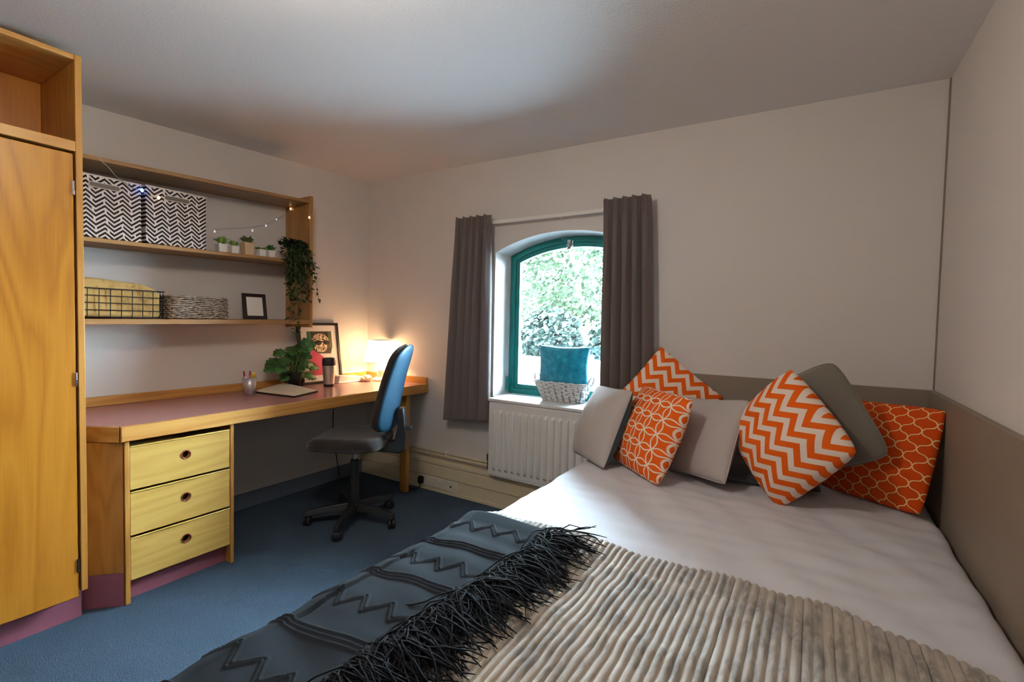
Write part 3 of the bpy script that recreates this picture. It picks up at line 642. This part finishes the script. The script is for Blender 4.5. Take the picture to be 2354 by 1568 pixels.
# white wedge and crumpled cloth
a, b = dp(776, -3.03), dp(838, -3.02)
wdg = thing('wedge_box', 'white wedge shaped box lying on the desk behind the steel mug', 'box', a)
ob('body', G().prism([(a.y, ZD+.001), (b.y, ZD+.001), (b.y, ZD+.035), (a.y+.03, ZD+.058), (a.y+.012, ZD+.052)], 'X', -3.12, -3.02), 'wedge_white', wdg, bevel=.004)
bx('base', (-3.125, a.y-.004, ZD+.0006), (-3.01, b.y+.003, ZD+.007), 'white_plastic', wdg)
cc = dp(842, -2.98)+Vector((0, 0, .022))
def crump(u, v):
    a = 2*PI*u; b = PI*(v-.5); d = Vector((math.cos(a)*math.cos(b), math.sin(a)*math.cos(b), math.sin(b)))
    r = 1+.45*noise.noise(d*2.2+Vector((3, 1, 2)))+.25*noise.noise(d*5)
    return (cc.x+d.x*.04*r, cc.y+d.y*.045*r, max(ZD+.0008, cc.z+d.z*.026*r))
tag(ob('crumpled_cloth', G().grid(crump, 32, 16, cu=True), 'cloth_cream', smooth=True), 'crumpled cream cloth on the desk beside the lamp', 'cloth')
# table lamp
lc = dp(874, -2.94)
lp = thing('table_lamp', 'small white table lamp with glowing shade in the desk corner', 'table lamp', lc)
ob('base', G().lathe([(0, 0), (.058, 0), (.06, .008), (.05, .022), (.03, .032), (.022, .045), (.03, .06), (.035, .075), (.028, .095), (.016, .115), (.013, .15), (0, .15)], lc, 28), 'white_plastic', lp, smooth=True)
sh0, sh1 = .152, .328
g = G().lathe([(.128, sh0), (.092, sh1)], lc, 40); g.f = g.f[:40]; g.mi = g.mi[:40]
sd_ = ob('shade', g, 'lamp_shade', lp, smooth=True, solid=.0012)
ob('shade_ring', G().tube([(lc.x+.128*math.cos(a), lc.y+.128*math.sin(a), lc.z+sh0) for a in [2*PI*i/40 for i in range(40)]], .002, 6, closed=True), 'white_plastic', sd_, smooth=True)
ob('added_top_diffuser', G().lathe([(0, sh1-.003), (.091, sh1-.003)], lc, 40), 'lamp_shade', sd_)  # added translucent cover, evens out the lamp glow on the wall
ob('shade_spider', G().tube([(lc.x-.103, lc.y, lc.z+.27), (lc.x+.103, lc.y, lc.z+.27)], .0015, 6), 'white_plastic', sd_)
ld = bpy.data.lights.new('desk_lamp_bulb', 'POINT'); ld.energy = DESK_LAMP; ld.color = (1, .68, .38); ld.shadow_soft_size = .045
lo = bpy.data.objects.new('desk_lamp_bulb', ld); COL.objects.link(lo); lo.parent = lp; lo.location = (0, 0, .225)
# amber bottle half hidden behind the chair
c = dp(903, -2.80)
am = thing('amber_jar', 'small amber jar with a dark wire loop behind the chair back', 'jar', c)
ob('jar', G().lathe([(0, 0), (.03, 0), (.042, .02), (.044, .05), (.03, .085), (.018, .1), (0, .1)], c, 24), 'amber', am, smooth=True)
ob('loop', G().tube([(c.x+.004, c.y+.014*math.cos(a), c.z+.118+.02*math.sin(a)) for a in [2*PI*i/16 for i in range(16)]], .003, 6, closed=True), 'frame_dark', am, smooth=True)

# ================================================================ OFFICE CHAIR (local: faces +X)
ch = thing('office_chair', 'black swivel office chair with blue back shell at the desk', 'office chair', (-2.44, 2.045, 0), rad(209))
def sup(a, ex): c, s = math.cos(a), math.sin(a); return math.copysign(abs(c)**ex, c), math.copysign(abs(s)**ex, s)
def seatf(u, v):
    a = 2*PI*u; c, s = sup(a, .5)
    # v: 0 bottom centre .. 1 top centre
    if v < .25: r = v/.25*.97; z = .500
    elif v < .5: t2 = (v-.25)/.25; r = .97+.03*math.sin(t2*PI); z = .500+.067*t2
    else: r = .97*(1-(v-.5)/.5); z = .567
    x, y = .02+.235*r*c, .235*r*s
    if v >= .4:
        z += .018*(abs(y)/.235)**2*1.0 - .006; z -= .022*max(0, (x-.1)/.155)**2 ; z += .012*max(0, (-x-.05)/.17)
        if r > .85: z -= .02*((r-.85)/.15)**2
    else: z -= .006*max(0, (x-.1)/.155)**2
    return (x, y, z)
ob('seat', G().grid(seatf, 48, 24, cu=True), 'chair_fabric', ch, smooth=True, local=True)
ob('seat_pan', G().grid(lambda u, v: (lambda c, s: ((.01+.215*c*min(1, v*1.2)), .215*s*min(1, v*1.2), .488+.02*max(0, v-.8)/.2))(*sup(2*PI*u, .6)), 40, 8, cu=True), 'black_plastic', ch, smooth=True, local=True)
g = G().box((-.1, -.06, .465), (.08, .06, .497)); g.tube([(.02, -.05, .478), (.02, -.2, .472), (.03, -.25, .47)], .007, 8)
ob('mechanism', g, 'black_plastic', ch, bevel=.006, local=True)
# backrest: tilted, tapered, curved
def back_out(t):  # half width at height t
    return (.205-.06*t)*min(1, (max(0, 1-((t-.82)/.18)**2 if t > .82 else 1))**.5+.0)*min(1, (1-((.14-t)/.16)**2 if t < .14 else 1)**.5)
def backf(thick, off):
    def f(u, v):
        t = .0+v; hw = max(.004, back_out(min(.999, max(.001, t)))); a = 2*PI*u; c, s = math.cos(a), math.sin(a)
        y = hw*math.copysign(abs(s)**.7, s); d = thick*math.copysign(abs(c)**.9, c)*math.sqrt(max(0, 1-(2*t-1)**8))
        z = .60+.54*t; x = -.215-.115*t+.03*math.sin(PI*t)*.6 - .02*(1-t)*0 + .035*(y/.2)**2 + d+off
        return (x, y, z)
    return f
ob('backrest', G().grid(backf(.034, .012), 40, 30, cu=True), 'chair_fabric', ch, smooth=True, local=True)
ob('back_shell', G().grid(backf(.020, -.022), 40, 30, cu=True), 'chair_shell', ch, smooth=True, local=True)
g = G().prism([(-.12, .468), (-.29, .452), (-.325, .47), (-.335, .56), (-.318, .74), (-.272, .74), (-.282, .62), (-.262, .535), (-.12, .497)], 'Y', -.035, .035)
g.prism([(-.365, .60), (-.325, .60), (-.325, .625), (-.365, .625)], 'Y', -.014, .014)
ob('back_bracket', g, 'black_plastic', ch, bevel=.008, local=True, seg=3)
ob('gas_lift', G().lathe([(0, .39), (.0125, .39), (.0125, .47), (0, .47)], n=16), 'chrome', ch, smooth=True, bevel=.001, local=True)
ob('column', G().lathe([(0, .06), (.032, .06), (.030, .12), (.026, .395), (.02, .402), (0, .402)], n=24), 'black_plastic', ch, smooth=True, bevel=.001, local=True)
ob('hub', G().lathe([(0, .06), (.05, .06), (.055, .09), (.045, .125), (.03, .135), (0, .135)], n=24), 'black_plastic', ch, smooth=True, bevel=.001, local=True)
R0 = .277
for k in range(5):
    # aim the first spoke at the caster seen nearest the bed
    a = math.atan2(1.83-2.045, -2.315+2.44)-rad(209)+k*2*PI/5; c, s = math.cos(a), math.sin(a)
    g = G(); secs = [(.03, .075, .032, .128), (.12, .078, .027, .122), (.22, .068, .022, .108), (.295, .058, .019, .094)]
    v = []; f = []
    for r, zb2, hw_, ztp in secs:
        for w2, z in ((-hw_, zb2), (hw_, zb2), (hw_*.6, ztp), (-hw_*.6, ztp)): v.append((r*c-w2*s, r*s+w2*c, z))
    for i in range(3):
        for j in range(4): f.append((i*4+j, i*4+(j+1) % 4, (i+1)*4+(j+1) % 4, (i+1)*4+j))
    f += [(3, 2, 1, 0), (12, 13, 14, 15)]; g.add(v, f)
    lg = ob('base_leg', g, 'black_plastic', ch, bevel=.005, local=True, seg=3)
    g = G(); hc = (R0*c, R0*s); ra = a+PI/2+k*.7
    dx, dy = math.cos(ra), math.sin(ra); r_ = .029
    for sg in (-1, 1):
        M_ = Matrix.Translation((hc[0]-dy*.012*sg, hc[1]+dx*.012*sg, r_)) @ Matrix.Rotation(ra, 4, 'Z') @ Matrix.Rotation(PI/2, 4, 'X')
        g2 = G().lathe([(0, -.009), (r_*.8, -.009), (r_, -.005), (r_, .005), (r_*.8, .009), (0, .009)], n=20).xf(M_); g.add(g2.v, g2.f)
    g.lathe([(0, .02), (.012, .02), (.012, .066), (0, .066)], (hc[0], hc[1], 0), 12)
    ob('caster', g, 'black_plastic', lg, smooth=True, bevel=.001, local=True)

# ================================================================ CURTAINS, RAIL, RADIATOR
rz_ = 1.975
rl = thing('curtain_rail', 'slim white curtain rail above the window', 'curtain rail', (WC, D-.05, rz_))
ob('rail', G().box((-2.16, D-.058, rz_-.012), (-.84, D-.046, rz_+.012)), 'white_plastic', rl, bevel=.003)
for x in (-2.1, -1.4, -.9): ob('bracket', G().box((x-.012, D-.047, rz_-.01), (x+.012, D-.0005, rz_+.01)), 'white_plastic', rl, bevel=.002)
def curtain(x0t, x1t, x0b, x1b, zt, zb0, zb1, npl, lab, seed, mid=None):
    random.seed(seed); ph = [random.uniform(-.4, .4) for _ in range(npl+2)]; am = [random.uniform(.7, 1.25) for _ in range(npl+2)]
    def f(u, v):
        x0 = x0t+(x0b-x0t)*v; x1 = x1t+(x1b-x1t)*(v**.7)
        q_ = u*npl; k = int(min(q_, npl-1e-6)); A = .030*am[k]*(.55+.45*min(1, v*3)); s = math.sin(PI*q_)
        y = D-.100-A*(2*abs(s)**.65-1)-.012*v
        x = x0+(x1-x0)*u+.008*math.sin(4*PI*q_)*(1-v)*.6+.012*math.sin(2*PI*q_+1.2)*v
        if v < .07: y += .006*math.sin(6*PI*q_)
        y = min(y, D-.064)
        zz = zt+(zb0+(zb1-zb0)*u-zt)*v+(.006*math.sin(2*PI*q_) if v < .01 else 0)
        return (x, y, zz)
    o = thing('curtain', lab, 'curtain', ((x0t+x1t)/2, D-.085, zb0), 0, 'curtains at the window')
    ob('cloth', G().grid(f, npl*16, 60), 'curtain', o, smooth=True, solid=.0025)
    g = G()
    for k in range(npl):
        x = x0t+(x1t-x0t)*(k+.25)/npl
        ob('heading_pleat', G().grid(lambda u, v: (x+.012*math.cos(2*PI*u)*(1-.55*v), D-.098-.010*math.sin(2*PI*u)*(1-.3*v), zt-.002-.075*v), 12, 4, cu=True), 'curtain', o, smooth=True)
    return o
curtain(-2.19, -1.893, -2.265, -1.885, 2.02, .575, .60, 5, 'grey brown pleated curtain on the desk side of the window', 3)
curtain(-1.085, -.805, -1.075, -.755, 2.025, .60, .60, 5, 'grey brown pleated curtain behind the orange cushions', 8)
# radiator
rx0, rx1, ry, rb, rt = -1.862, -1.075, D-.112, .245, .742
rd = thing('radiator', 'white panel radiator below the window', 'radiator', ((rx0+rx1)/2, D-.08, .24))
bx('panel', (rx0, ry, rb), (rx1, ry+.016, rt), 'radiator_white', rd, bevel=.005)
bx('back_panel', (rx0+.01, D-.05, rb), (rx1-.01, D-.035, rt-.005), 'radiator_white', rd, bevel=.005)
n_ = 15; pit = (rx1-rx0-.05)/n_
for k in range(n_):
    x = rx0+.025+pit*(k+.5); h2 = pit*.30; z0, z1 = rb+.035, rt-.045; d = .017
    v = [(x-h2, ry, z0), (x+h2, ry, z0), (x+h2, ry, z1), (x-h2, ry, z1), (x-h2*.5, ry-d, z0+.02), (x+h2*.5, ry-d, z0+.02), (x+h2*.5, ry-d, z1-.02), (x-h2*.5, ry-d, z1-.02)]
    ob('flute', G().add(v, [(4, 5, 6, 7), (0, 1, 5, 4), (1, 2, 6, 5), (2, 3, 7, 6), (3, 0, 4, 7)]), 'radiator_white', rd, bevel=.003)
ob('top_grille', G().box((rx0-.001, ry+.002, rt-.006), (rx1+.001, D-.034, rt+.006)), 'radiator_white', rd, bevel=.002)
ob('side_cover', G().box((rx0-.003, ry+.002, rb+.005), (rx0+.002, D-.034, rt)), 'radiator_white', rd, bevel=.001)
ob('bottom_rail', G().tube([(rx0+.02, ry+.008, rb-.004), (rx1, ry+.008, rb-.004)], .008, 8), 'radiator_white', rd, smooth=True)
g = G().tube([(rx0-.025, D-.07, .262), (rx0-.025, D-.07, .33)], .011, 10); g.tube([(rx0-.025, D-.07, .30), (rx0+.01, D-.07, .30)], .008, 8); g.lathe([(0, .33), (.015, .33), (.014, .37), (0, .375)], (rx0-.025, D-.07, 0), 12)
ob('valve', g, 'dark_metal', rd, smooth=True, bevel=.001)
g = G().tube([(XL+.01, D-.03, .272), (-.95, D-.03, .272)], .0095, 10); g.tube([(XL+.01, D-.03, .296), (-.95, D-.03, .296)], .0075, 10)
pp = thing('heating_pipe', 'pair of cream heating pipes running along the wall above the trunking', 'pipe', (-2.1, D-.03, .26)); ob('pipe', g, 'cream', pp, smooth=True)
g = G()
for x in (-3.0, -2.3, -1.7): g.box((x-.008, D-.036, .262), (x+.008, D-.0005, .304))
ob('pipe_clip', g, 'white_plastic', pp)
# plug with its cord, cable under the desk
ob_ = thing('power_plug', 'black power plug in the socket beside the desk leg', 'plug', (-2.50, D-.075, .04))
ob('plug_body', G().box((-2.525, D-.1, .045), (-2.485, D-.0665, .10)), 'black_matte', ob_, bevel=.008, seg=3)
ob('cord', G().tube([(-2.505, D-.088, .047), (-2.507, D-.095, .02), (-2.52, D-.12, .006), (-2.58, D-.15, .005), (-2.62, D-.2, .005)], .0035, 8), 'black_matte', ob_, smooth=True)
c0, c1 = onx(766, 1022, -3.15), onx(780, 1094, -3.15)
cb = thing('hanging_cable', 'black cable hanging down under the desk', 'cable', (c0.x, c0.y, .02))
ob('cable', G().tube([c0+Vector((0, 0, .28)), c0+Vector((0, -.006, .1)), c0, c0+(c1-c0)*.35+Vector((0, .008, 0)), c1], .0035, 8), 'black_matte', cb, smooth=True)
ob('connector', G().tube([c0+Vector((0, 0, .015)), c0+Vector((0, 0, -.04))], .009, 8), 'black_matte', cb)

# basket with plush cushion on the sill
yb = D+.095; k_ = yb/2.912
sb = thing('sill_basket', 'white woven basket with looped handles on the window sill', 'basket', (-1.405, yb, WZ0))
bx0_, bx1_ = -1.59, -1.22
ob('weave', weave(bx0_, bx1_, yb-.085, yb+.085, WZ0+.005, .135, 10, .0068, .0045, .044, .05, 4), 'wicker_white', sb, smooth=True)
a_ = .026
ob('core', G().add([(bx0_+.05, yb-.04, WZ0+.005), (bx1_-.05, yb-.04, WZ0+.005), (bx1_-.05, yb+.04, WZ0+.005), (bx0_+.05, yb+.04, WZ0+.005), (bx0_+.006, yb-.08, WZ0+.125), (bx1_-.006, yb-.08, WZ0+.125), (bx1_-.006, yb+.08, WZ0+.125), (bx0_+.006, yb+.08, WZ0+.125)], [(0, 3, 2, 1), (4, 5, 6, 7), (0, 1, 5, 4), (1, 2, 6, 5), (2, 3, 7, 6), (3, 0, 4, 7)]), 'wicker_gap', sb)
g = G()
for k in range(12):
    x = bx0_+.02+(bx1_-bx0_-.04)*k/11; xb = (x+1.405)*.74-1.405; g.tube([(xb, yb-.042, WZ0+.006), (x, yb-.092, WZ0+.135)], .0035, 6)
ob('stakes', g, 'wicker_white', sb, smooth=True)
for s, xx in ((-1, bx0_), (1, bx1_)):
    ob('handle', G().tube([(xx+s*(.002+.022*math.sin(a)), yb+.045*math.cos(a), WZ0+.125+.06*math.sin(a)) for a in [PI*i/12 for i in range(13)]], .006, 8), 'wicker_white', sb, smooth=True)

# ================================================================ CUSHIONS
def cushion(name, lab, cat, c, u, v, W, H, T, mats, group=None, seam=None, pinch=.07, seed=0, N=44, ex=.5, rc=.05):
    u = Vector(u).normalized(); v = Vector(v); v = (v-u*v.dot(u)).normalized(); n = u.cross(v)
    M = Matrix(((u.x, v.x, n.x, c[0]), (u.y, v.y, n.y, c[1]), (u.z, v.z, n.z, c[2]), (0, 0, 0, 1)))
    def edge(s, t): k = 1-rc*(s*t)**4; return (W/2*s*(1-pinch*(1-t*t))*k, H/2*t*(1-pinch*(1-s*s))*k)
    g = G()
    for sd, mi in ((1, 0), (-1, 1 if isinstance(mats, (list, tuple)) else 0)):
        def f(a, b):
            s, t = (2*a-1)*sd, 2*b-1; s = math.sin(s*PI/2)*.35+s*.65; t = math.sin(t*PI/2)*.35+t*.65
            x, y = edge(s, t); k = max(0, (1-s*s)*(1-t*t))
            z = sd*T/2*k**ex
            wr = noise.noise(Vector((x*9+seed, y*9, sd*3)))*.006*k**.3+noise.noise(Vector((x*22, y*7+seed, sd)))*.0035*k**.3
            return (x, y, z+wr*sd)
        g.grid(f, N, N, mi)
    o = ob(name, g, mats, smooth=True, local=True, M=M); tag(o, lab, cat, group)
    # merge the two faces along the seam
    import bmesh
    bm = bmesh.new(); bm.from_mesh(o.data); bmesh.ops.remove_doubles(bm, verts=bm.verts, dist=.0004); bmesh.ops.recalc_face_normals(bm, faces=bm.faces); bm.to_mesh(o.data); bm.free()
    if seam:
        P = [edge(s, t)+(0,) for s, t in [(-1+2*i/20, -1) for i in range(20)]+[(1, -1+2*i/20) for i in range(20)]+[(1-2*i/20, 1) for i in range(20)]+[(-1, 1-2*i/20) for i in range(20)]]
        ob('piping', G().tube(P, .0032, 6, closed=True), seam, o, smooth=True, local=True)
    return o
CG = 'scatter cushions on the bed'
cushion('cushion', 'light grey cushion with dark teal reverse nearest the radiator', 'cushion', (-.935, 2.40, .765), (.72, -.69, .06), (.2, .34, .92), .42, .42, .18, ['cushion_grey', 'cushion_teal'], CG, seed=1, pinch=.05)
cushion('cushion', 'orange and cream zigzag cushion leaning on the wall by the curtain', 'cushion', (-.675, 2.675, .885), (.78, .10, -.62), (.58, .30, .72), .435, .435, .11, 'chevron', CG, seed=2)
cushion('cushion', 'orange cushion with white petal line pattern between two light grey cushions', 'cushion', (-.655, 2.33, .775), (.74, -.67, -.02), (.25, .31, .92), .43, .43, .18, 'petals', CG, seed=3, pinch=.03)
cushion('cushion', 'light grey cushion with pale piping in front of the headboard panel', 'cushion', (-.425, 2.42, .765), (.78, -.60, .12), (.12, .42, .88), .42, .40, .14, ['cushion_grey', 'cushion_dark'], CG, seam='cushion_grey', seed=4)
cushion('cushion', 'orange and cream zigzag cushion standing on a corner on the white sheet', 'cushion', (-.085, 2.30, .832), (.55, -.50, -.66), (.52, -.25, .81), .43, .43, .23, 'chevron', CG, seed=5, pinch=.0, rc=.06)
cushion('cushion', 'plain olive grey cushion tilted behind the zigzag one', 'cushion', (.042, 2.465, .90), (.62, -.60, .42), (-.50, .12, .84), .42, .42, .11, 'cushion_olive', CG, seam='cushion_olive', seed=6, pinch=.01, rc=.10)
cushion('cushion', 'rust orange cushion with gold lattice lines in the room corner', 'cushion', (.248, 2.545, .778), (.72, -.68, .06), (.12, .34, .92), .45, .43, .13, 'lattice', CG, seed=7, pinch=.02)
cushion('pillow', 'dark grey pillow lying flat under the cushions', 'pillow', (-.20, 2.56, .613), (1, .02, 0), (0, 1, .04), .52, .38, .075, 'cushion_dark', seed=8)
cushion('plush_cushion', 'teal plush cushion standing in the white sill basket', 'cushion', (-1.405, yb+.0, WZ0+.232), (1, 0, 0), (0, .02, 1), .385, .30, .14, 'teal_plush', seed=9, pinch=.10, ex=.4)

# ================================================================ BED
bd = thing('bed', 'double bed with white mattress standing in the corner', 'bed', (-.3, 1.6, 0))
bl, br, by0, by1 = -1.02, XR-.03, .32, D-.03
bx('base', (bl+.03, by0+.03, .06), (br-.02, by1, .30), 'cushion_dark', bd, bevel=.01)
bx('mattress', (bl+.03, by0+.03, .30), (br-.03, by1, ZB-.03), 'sheet', bd, bevel=.04, seg=4)
for x in (bl+.12, br-.12):
    for y in (by0+.12, by1-.12): ob('leg', G().tube([(x, y, .0005), (x, y, .07)], .03, 12), 'black_plastic', bd)
def bedz(x, y):
    n = noise.noise(Vector((x*2.1, y*2.1, 0)))*.012
    a = x*.8+y*.6; r = noise.noise(Vector((a*9, (y*.8-x*.6)*1.6, 4)))*.013+noise.noise(Vector((x*4, y*15, 9)))*.006
    return ZB+n+r
RE = .05
def sheetf(u, v):
    L = [(0, .36), (1, 0)]
    s = u*2.06-.36; wid = br-bl   # s: arc length, negative = down the left side
    y = by0+v*(by1-by0)
    if s < 0: wob = .012*math.sin(y*14)+.01*noise.noise(Vector((y*6, s*3, 1))); return (bl+.002-wob*.2*min(1, -s*4)-.004*math.sin(min(1, -s/.05)*PI/2), y, ZB-.03+s)
    if s < RE: a = s/RE*PI/2; x = bl+.002+(RE-.002)*(1-math.cos(a)); return (x, y, bedz(x, y)-.03*(1-math.sin(a)))
    if s < wid-RE: x = bl+s; return (x, y, bedz(x, y))
    e = s-(wid-RE)
    if e < RE: a = e/RE*PI/2; x = br-RE+RE*math.sin(a); return (x, y, bedz(x, y)-RE*(1-math.cos(a)))
    return (br-.004+.006*math.sin(y*9), y, ZB-RE-(e-RE))
sh = ob('bed_sheet', G().grid(sheetf, 190, 230), 'sheet', smooth=True); tag(sh, 'white duvet cover spread smooth over the bed', 'bedding')
# ribbed blanket
PITCH = .0205
def edge_y(x): return 1.475-.004*math.sin(x*9)-max(0, x+.02)**1.6*.55
by_n = .34
def ribf(u, v):
    s = -.26+u*(XR-.035-bl+.26); y1 = edge_y(max(bl, bl+s)); y = by_n+(y1-by_n)*v
    ph = (s/PITCH) % 1; rib = .0095*abs(math.sin(PI*ph))**.7
    for yc in (1.33, 1.02, .74): rib *= 1-.35*math.exp(-((y-yc-.02*math.sin(s*3))/.006)**2)
    e = min(1, (y1-y)/.012); rib *= .35+.65*math.sqrt(max(0, e))
    if s < 0: return (bl-.010-rib*.7, y, ZB-.042+s)
    if s < .05: a = s/.05*PI/2; return (bl+.05-(.06+rib*.7)*math.cos(a), y, bedz(bl+s, y)-.05*(1-math.sin(a))+.008+rib*math.sin(a))
    x = bl+s; fall = max(0, x-(XR-.10))
    return (min(x, XR-.026), y, bedz(x, y)+.008*min(1, .2+e)+rib-fall*fall*4)
rb_ = ob('ribbed_blanket', G().grid(ribf, 720, 130), 'ribbed', smooth=True, solid=.002); tag(rb_, 'taupe ribbed velvet blanket across the foot of the bed', 'blanket')
# dark throw with relief and fringe
FXL = -.735
ty0, ty1 = .30, 1.385
def fringe_x(y): return FXL+.018*math.sin(y*5.5+1)-.02*max(0, .7-y)
def zig(a, per): q_ = (a/per) % 1; return abs(q_-.5)*4-1
def thr(u, v):
    # u: 0 at the fringe .. 1 hanging down the bed side; v: 0 near .. 1 far (rolled fold)
    y = ty0+(ty1-ty0)*min(1, v/.96); roll = max(0, (v-.96)/.04)
    x0 = fringe_x(y); top = (x0-(bl-.04)); s = u*(top+.46); rel = 0
    yy = y+.02*math.sin((s)*4)
    for yc in (1.165, .935, .67, .42):
        for d in (-.014, 0, .014): rel += .0042*math.exp(-((yy-yc-d)/.0034)**2)
    for yc in (1.31, 1.045, .80, .54):
        zc_ = yc+.026*zig(s, .085)
        for d in (-.009, .004): rel += .0045*math.exp(-((yy-zc_-d)/.0034)**2)
    fold = .014*math.exp(-((y-ty1)/.05)**2)
    if s < top-.06: x = x0-s; z = bedz(x, y)+.027+fold+rel+.006*math.sin(x*11+y*4)
    elif s < top+.06:
        a = (s-top+.06)/.12*PI/2; xx = bl-.04+.06; x = xx-(.066+rel)*math.sin(a); z = bedz(bl+.05, y)-.033+fold+(.06+rel)*math.cos(a)
    else: d = s-top-.06; x = bl-.046-.012*math.sin(y*11)*min(1, d*6)-rel; z = ZB-.03-d
    if roll > 0:
        a = roll*PI; y = y+.022*math.sin(a); z -= .020*(1-math.cos(a))*min(1, 1)
    return (x, y, z)
th_ = thing('throw_blanket', 'dark slate throw with zigzag relief and black fringe over the bed side', 'throw', (-.9, .9, ZB+.03))
ob('fabric', G().grid(thr, 170, 420), 'throw', th_, smooth=True)
random.seed(21); g = G()
for k in range(1100):
    v = random.random()*.97; p0 = Vector(thr(0.0, v)); p0.z += .002; L = random.uniform(.10, .22); ang = max(-1.1, min(.5, random.gauss(-.3, .4))); d = Vector((math.cos(ang), math.sin(ang), 0)); path = [p0-d*.012]
    P = p0.copy(); h0 = random.uniform(.0, .032)
    for i in range(6):
        ang += random.gauss(0, .28); d = Vector((math.cos(ang), math.sin(ang), 0)); P = P+d*(L/6); s = (i+1)/6
        z = bedz(P.x, P.y)+.026+h0*math.sin(PI*min(1, s*.9+.1))+.004*random.random(); path.append(Vector((P.x, P.y, z)))
    g.tube(path, [.0021]*5+[.0018, .0010], 4)
stuff(ob('fringe', g, 'fringe', th_, smooth=True))

# ================================================================ CEILING LAMP (just above the frame)
clx, cly = -1.02, .55; cz = zc(clx, cly)
cl = thing('ceiling_lamp', 'round opal ceiling lamp', 'ceiling lamp', (clx, cly, cz-.09))
ob('base_plate', G().lathe([(0, -.001), (.06, -.001), (.06, -.02), (.012, -.03), (.012, -.07), (0, -.07)], (clx, cly, cz), 32), 'white_plastic', cl, smooth=True, bevel=.001)
ob('diffuser', G().lathe([(0, -.262)]+[(.1*math.sin(PI*i/16), -.162-.1*math.cos(PI*i/16)) for i in range(1, 16)]+[(0, -.062)], (clx, cly, cz), 32), 'opal', cl, smooth=True)

# ================================================================ OUTSIDE
struct(ob('ground_outside', G().box((-60, D+.3, -.25), (30, 70, -.05)), 'paving'))
tag(ob('road', G().box((-60, 11.5, -.05), (30, 16, -.035)), 'asphalt'), 'pale grey road seen through the window', 'road')
random.seed(31)
def crown(name, lab, cat, x, y, z, rx, ry_, rz2, n, m, trunk=None):
    o = thing(name, lab, cat, (x, y, -.05), 0, 'trees outside the window'); g = G()
    for k in range(n):
        d = Vector((random.gauss(0, 1), random.gauss(0, 1), random.gauss(0, 1))).normalized(); r = random.uniform(.55, 1)**.5*(1+.25*noise.noise(d*2.5+Vector((x, y, 0))))
        P = Vector((x+d.x*rx*r, y+d.y*ry_*r, z+d.z*rz2*r)); P.z = max(P.z, -.02); sz = random.uniform(.12, .3); a = Vector((random.gauss(0, 1), random.gauss(0, 1), random.gauss(0, .6))).normalized(); b = a.orthogonal().normalized()*sz*.5; a = a*sz
        g.add([P-a*.5, P+b, P+a*.5, P-b], [(0, 1, 2, 3)])
    stuff(ob('foliage', g, m, o))
    if trunk: ob('trunk', G().tube([(x, y, -.05), (x+.1, y, trunk*.5), (x, y+.1, trunk)], [.22, .17, .1], 10), 'bark', o, smooth=True)
crown('tree', 'broad pale green tree standing across the road', 'tree', -9.6, 21, 4.8, 2.9, 2.4, 3.6, 6500, 'out_leaf_a', 4.5)
crown('tree', 'taller green tree farther back behind the broad pale tree', 'tree', -15, 27.5, 6.0, 3.6, 2.6, 5.2, 6000, 'out_leaf_a', 4.5)
crown('shrub', 'dark rounded shrub across the road below the trees', 'shrub', -9.0, 17.3, .75, 1.4, .8, 1.1, 2200, 'out_leaf_b')
crown('shrub', 'small dark shrub beside the rounded shrub across the road', 'shrub', -6.3, 17.3, .6, 1.0, .7, .9, 1200, 'out_leaf_b')
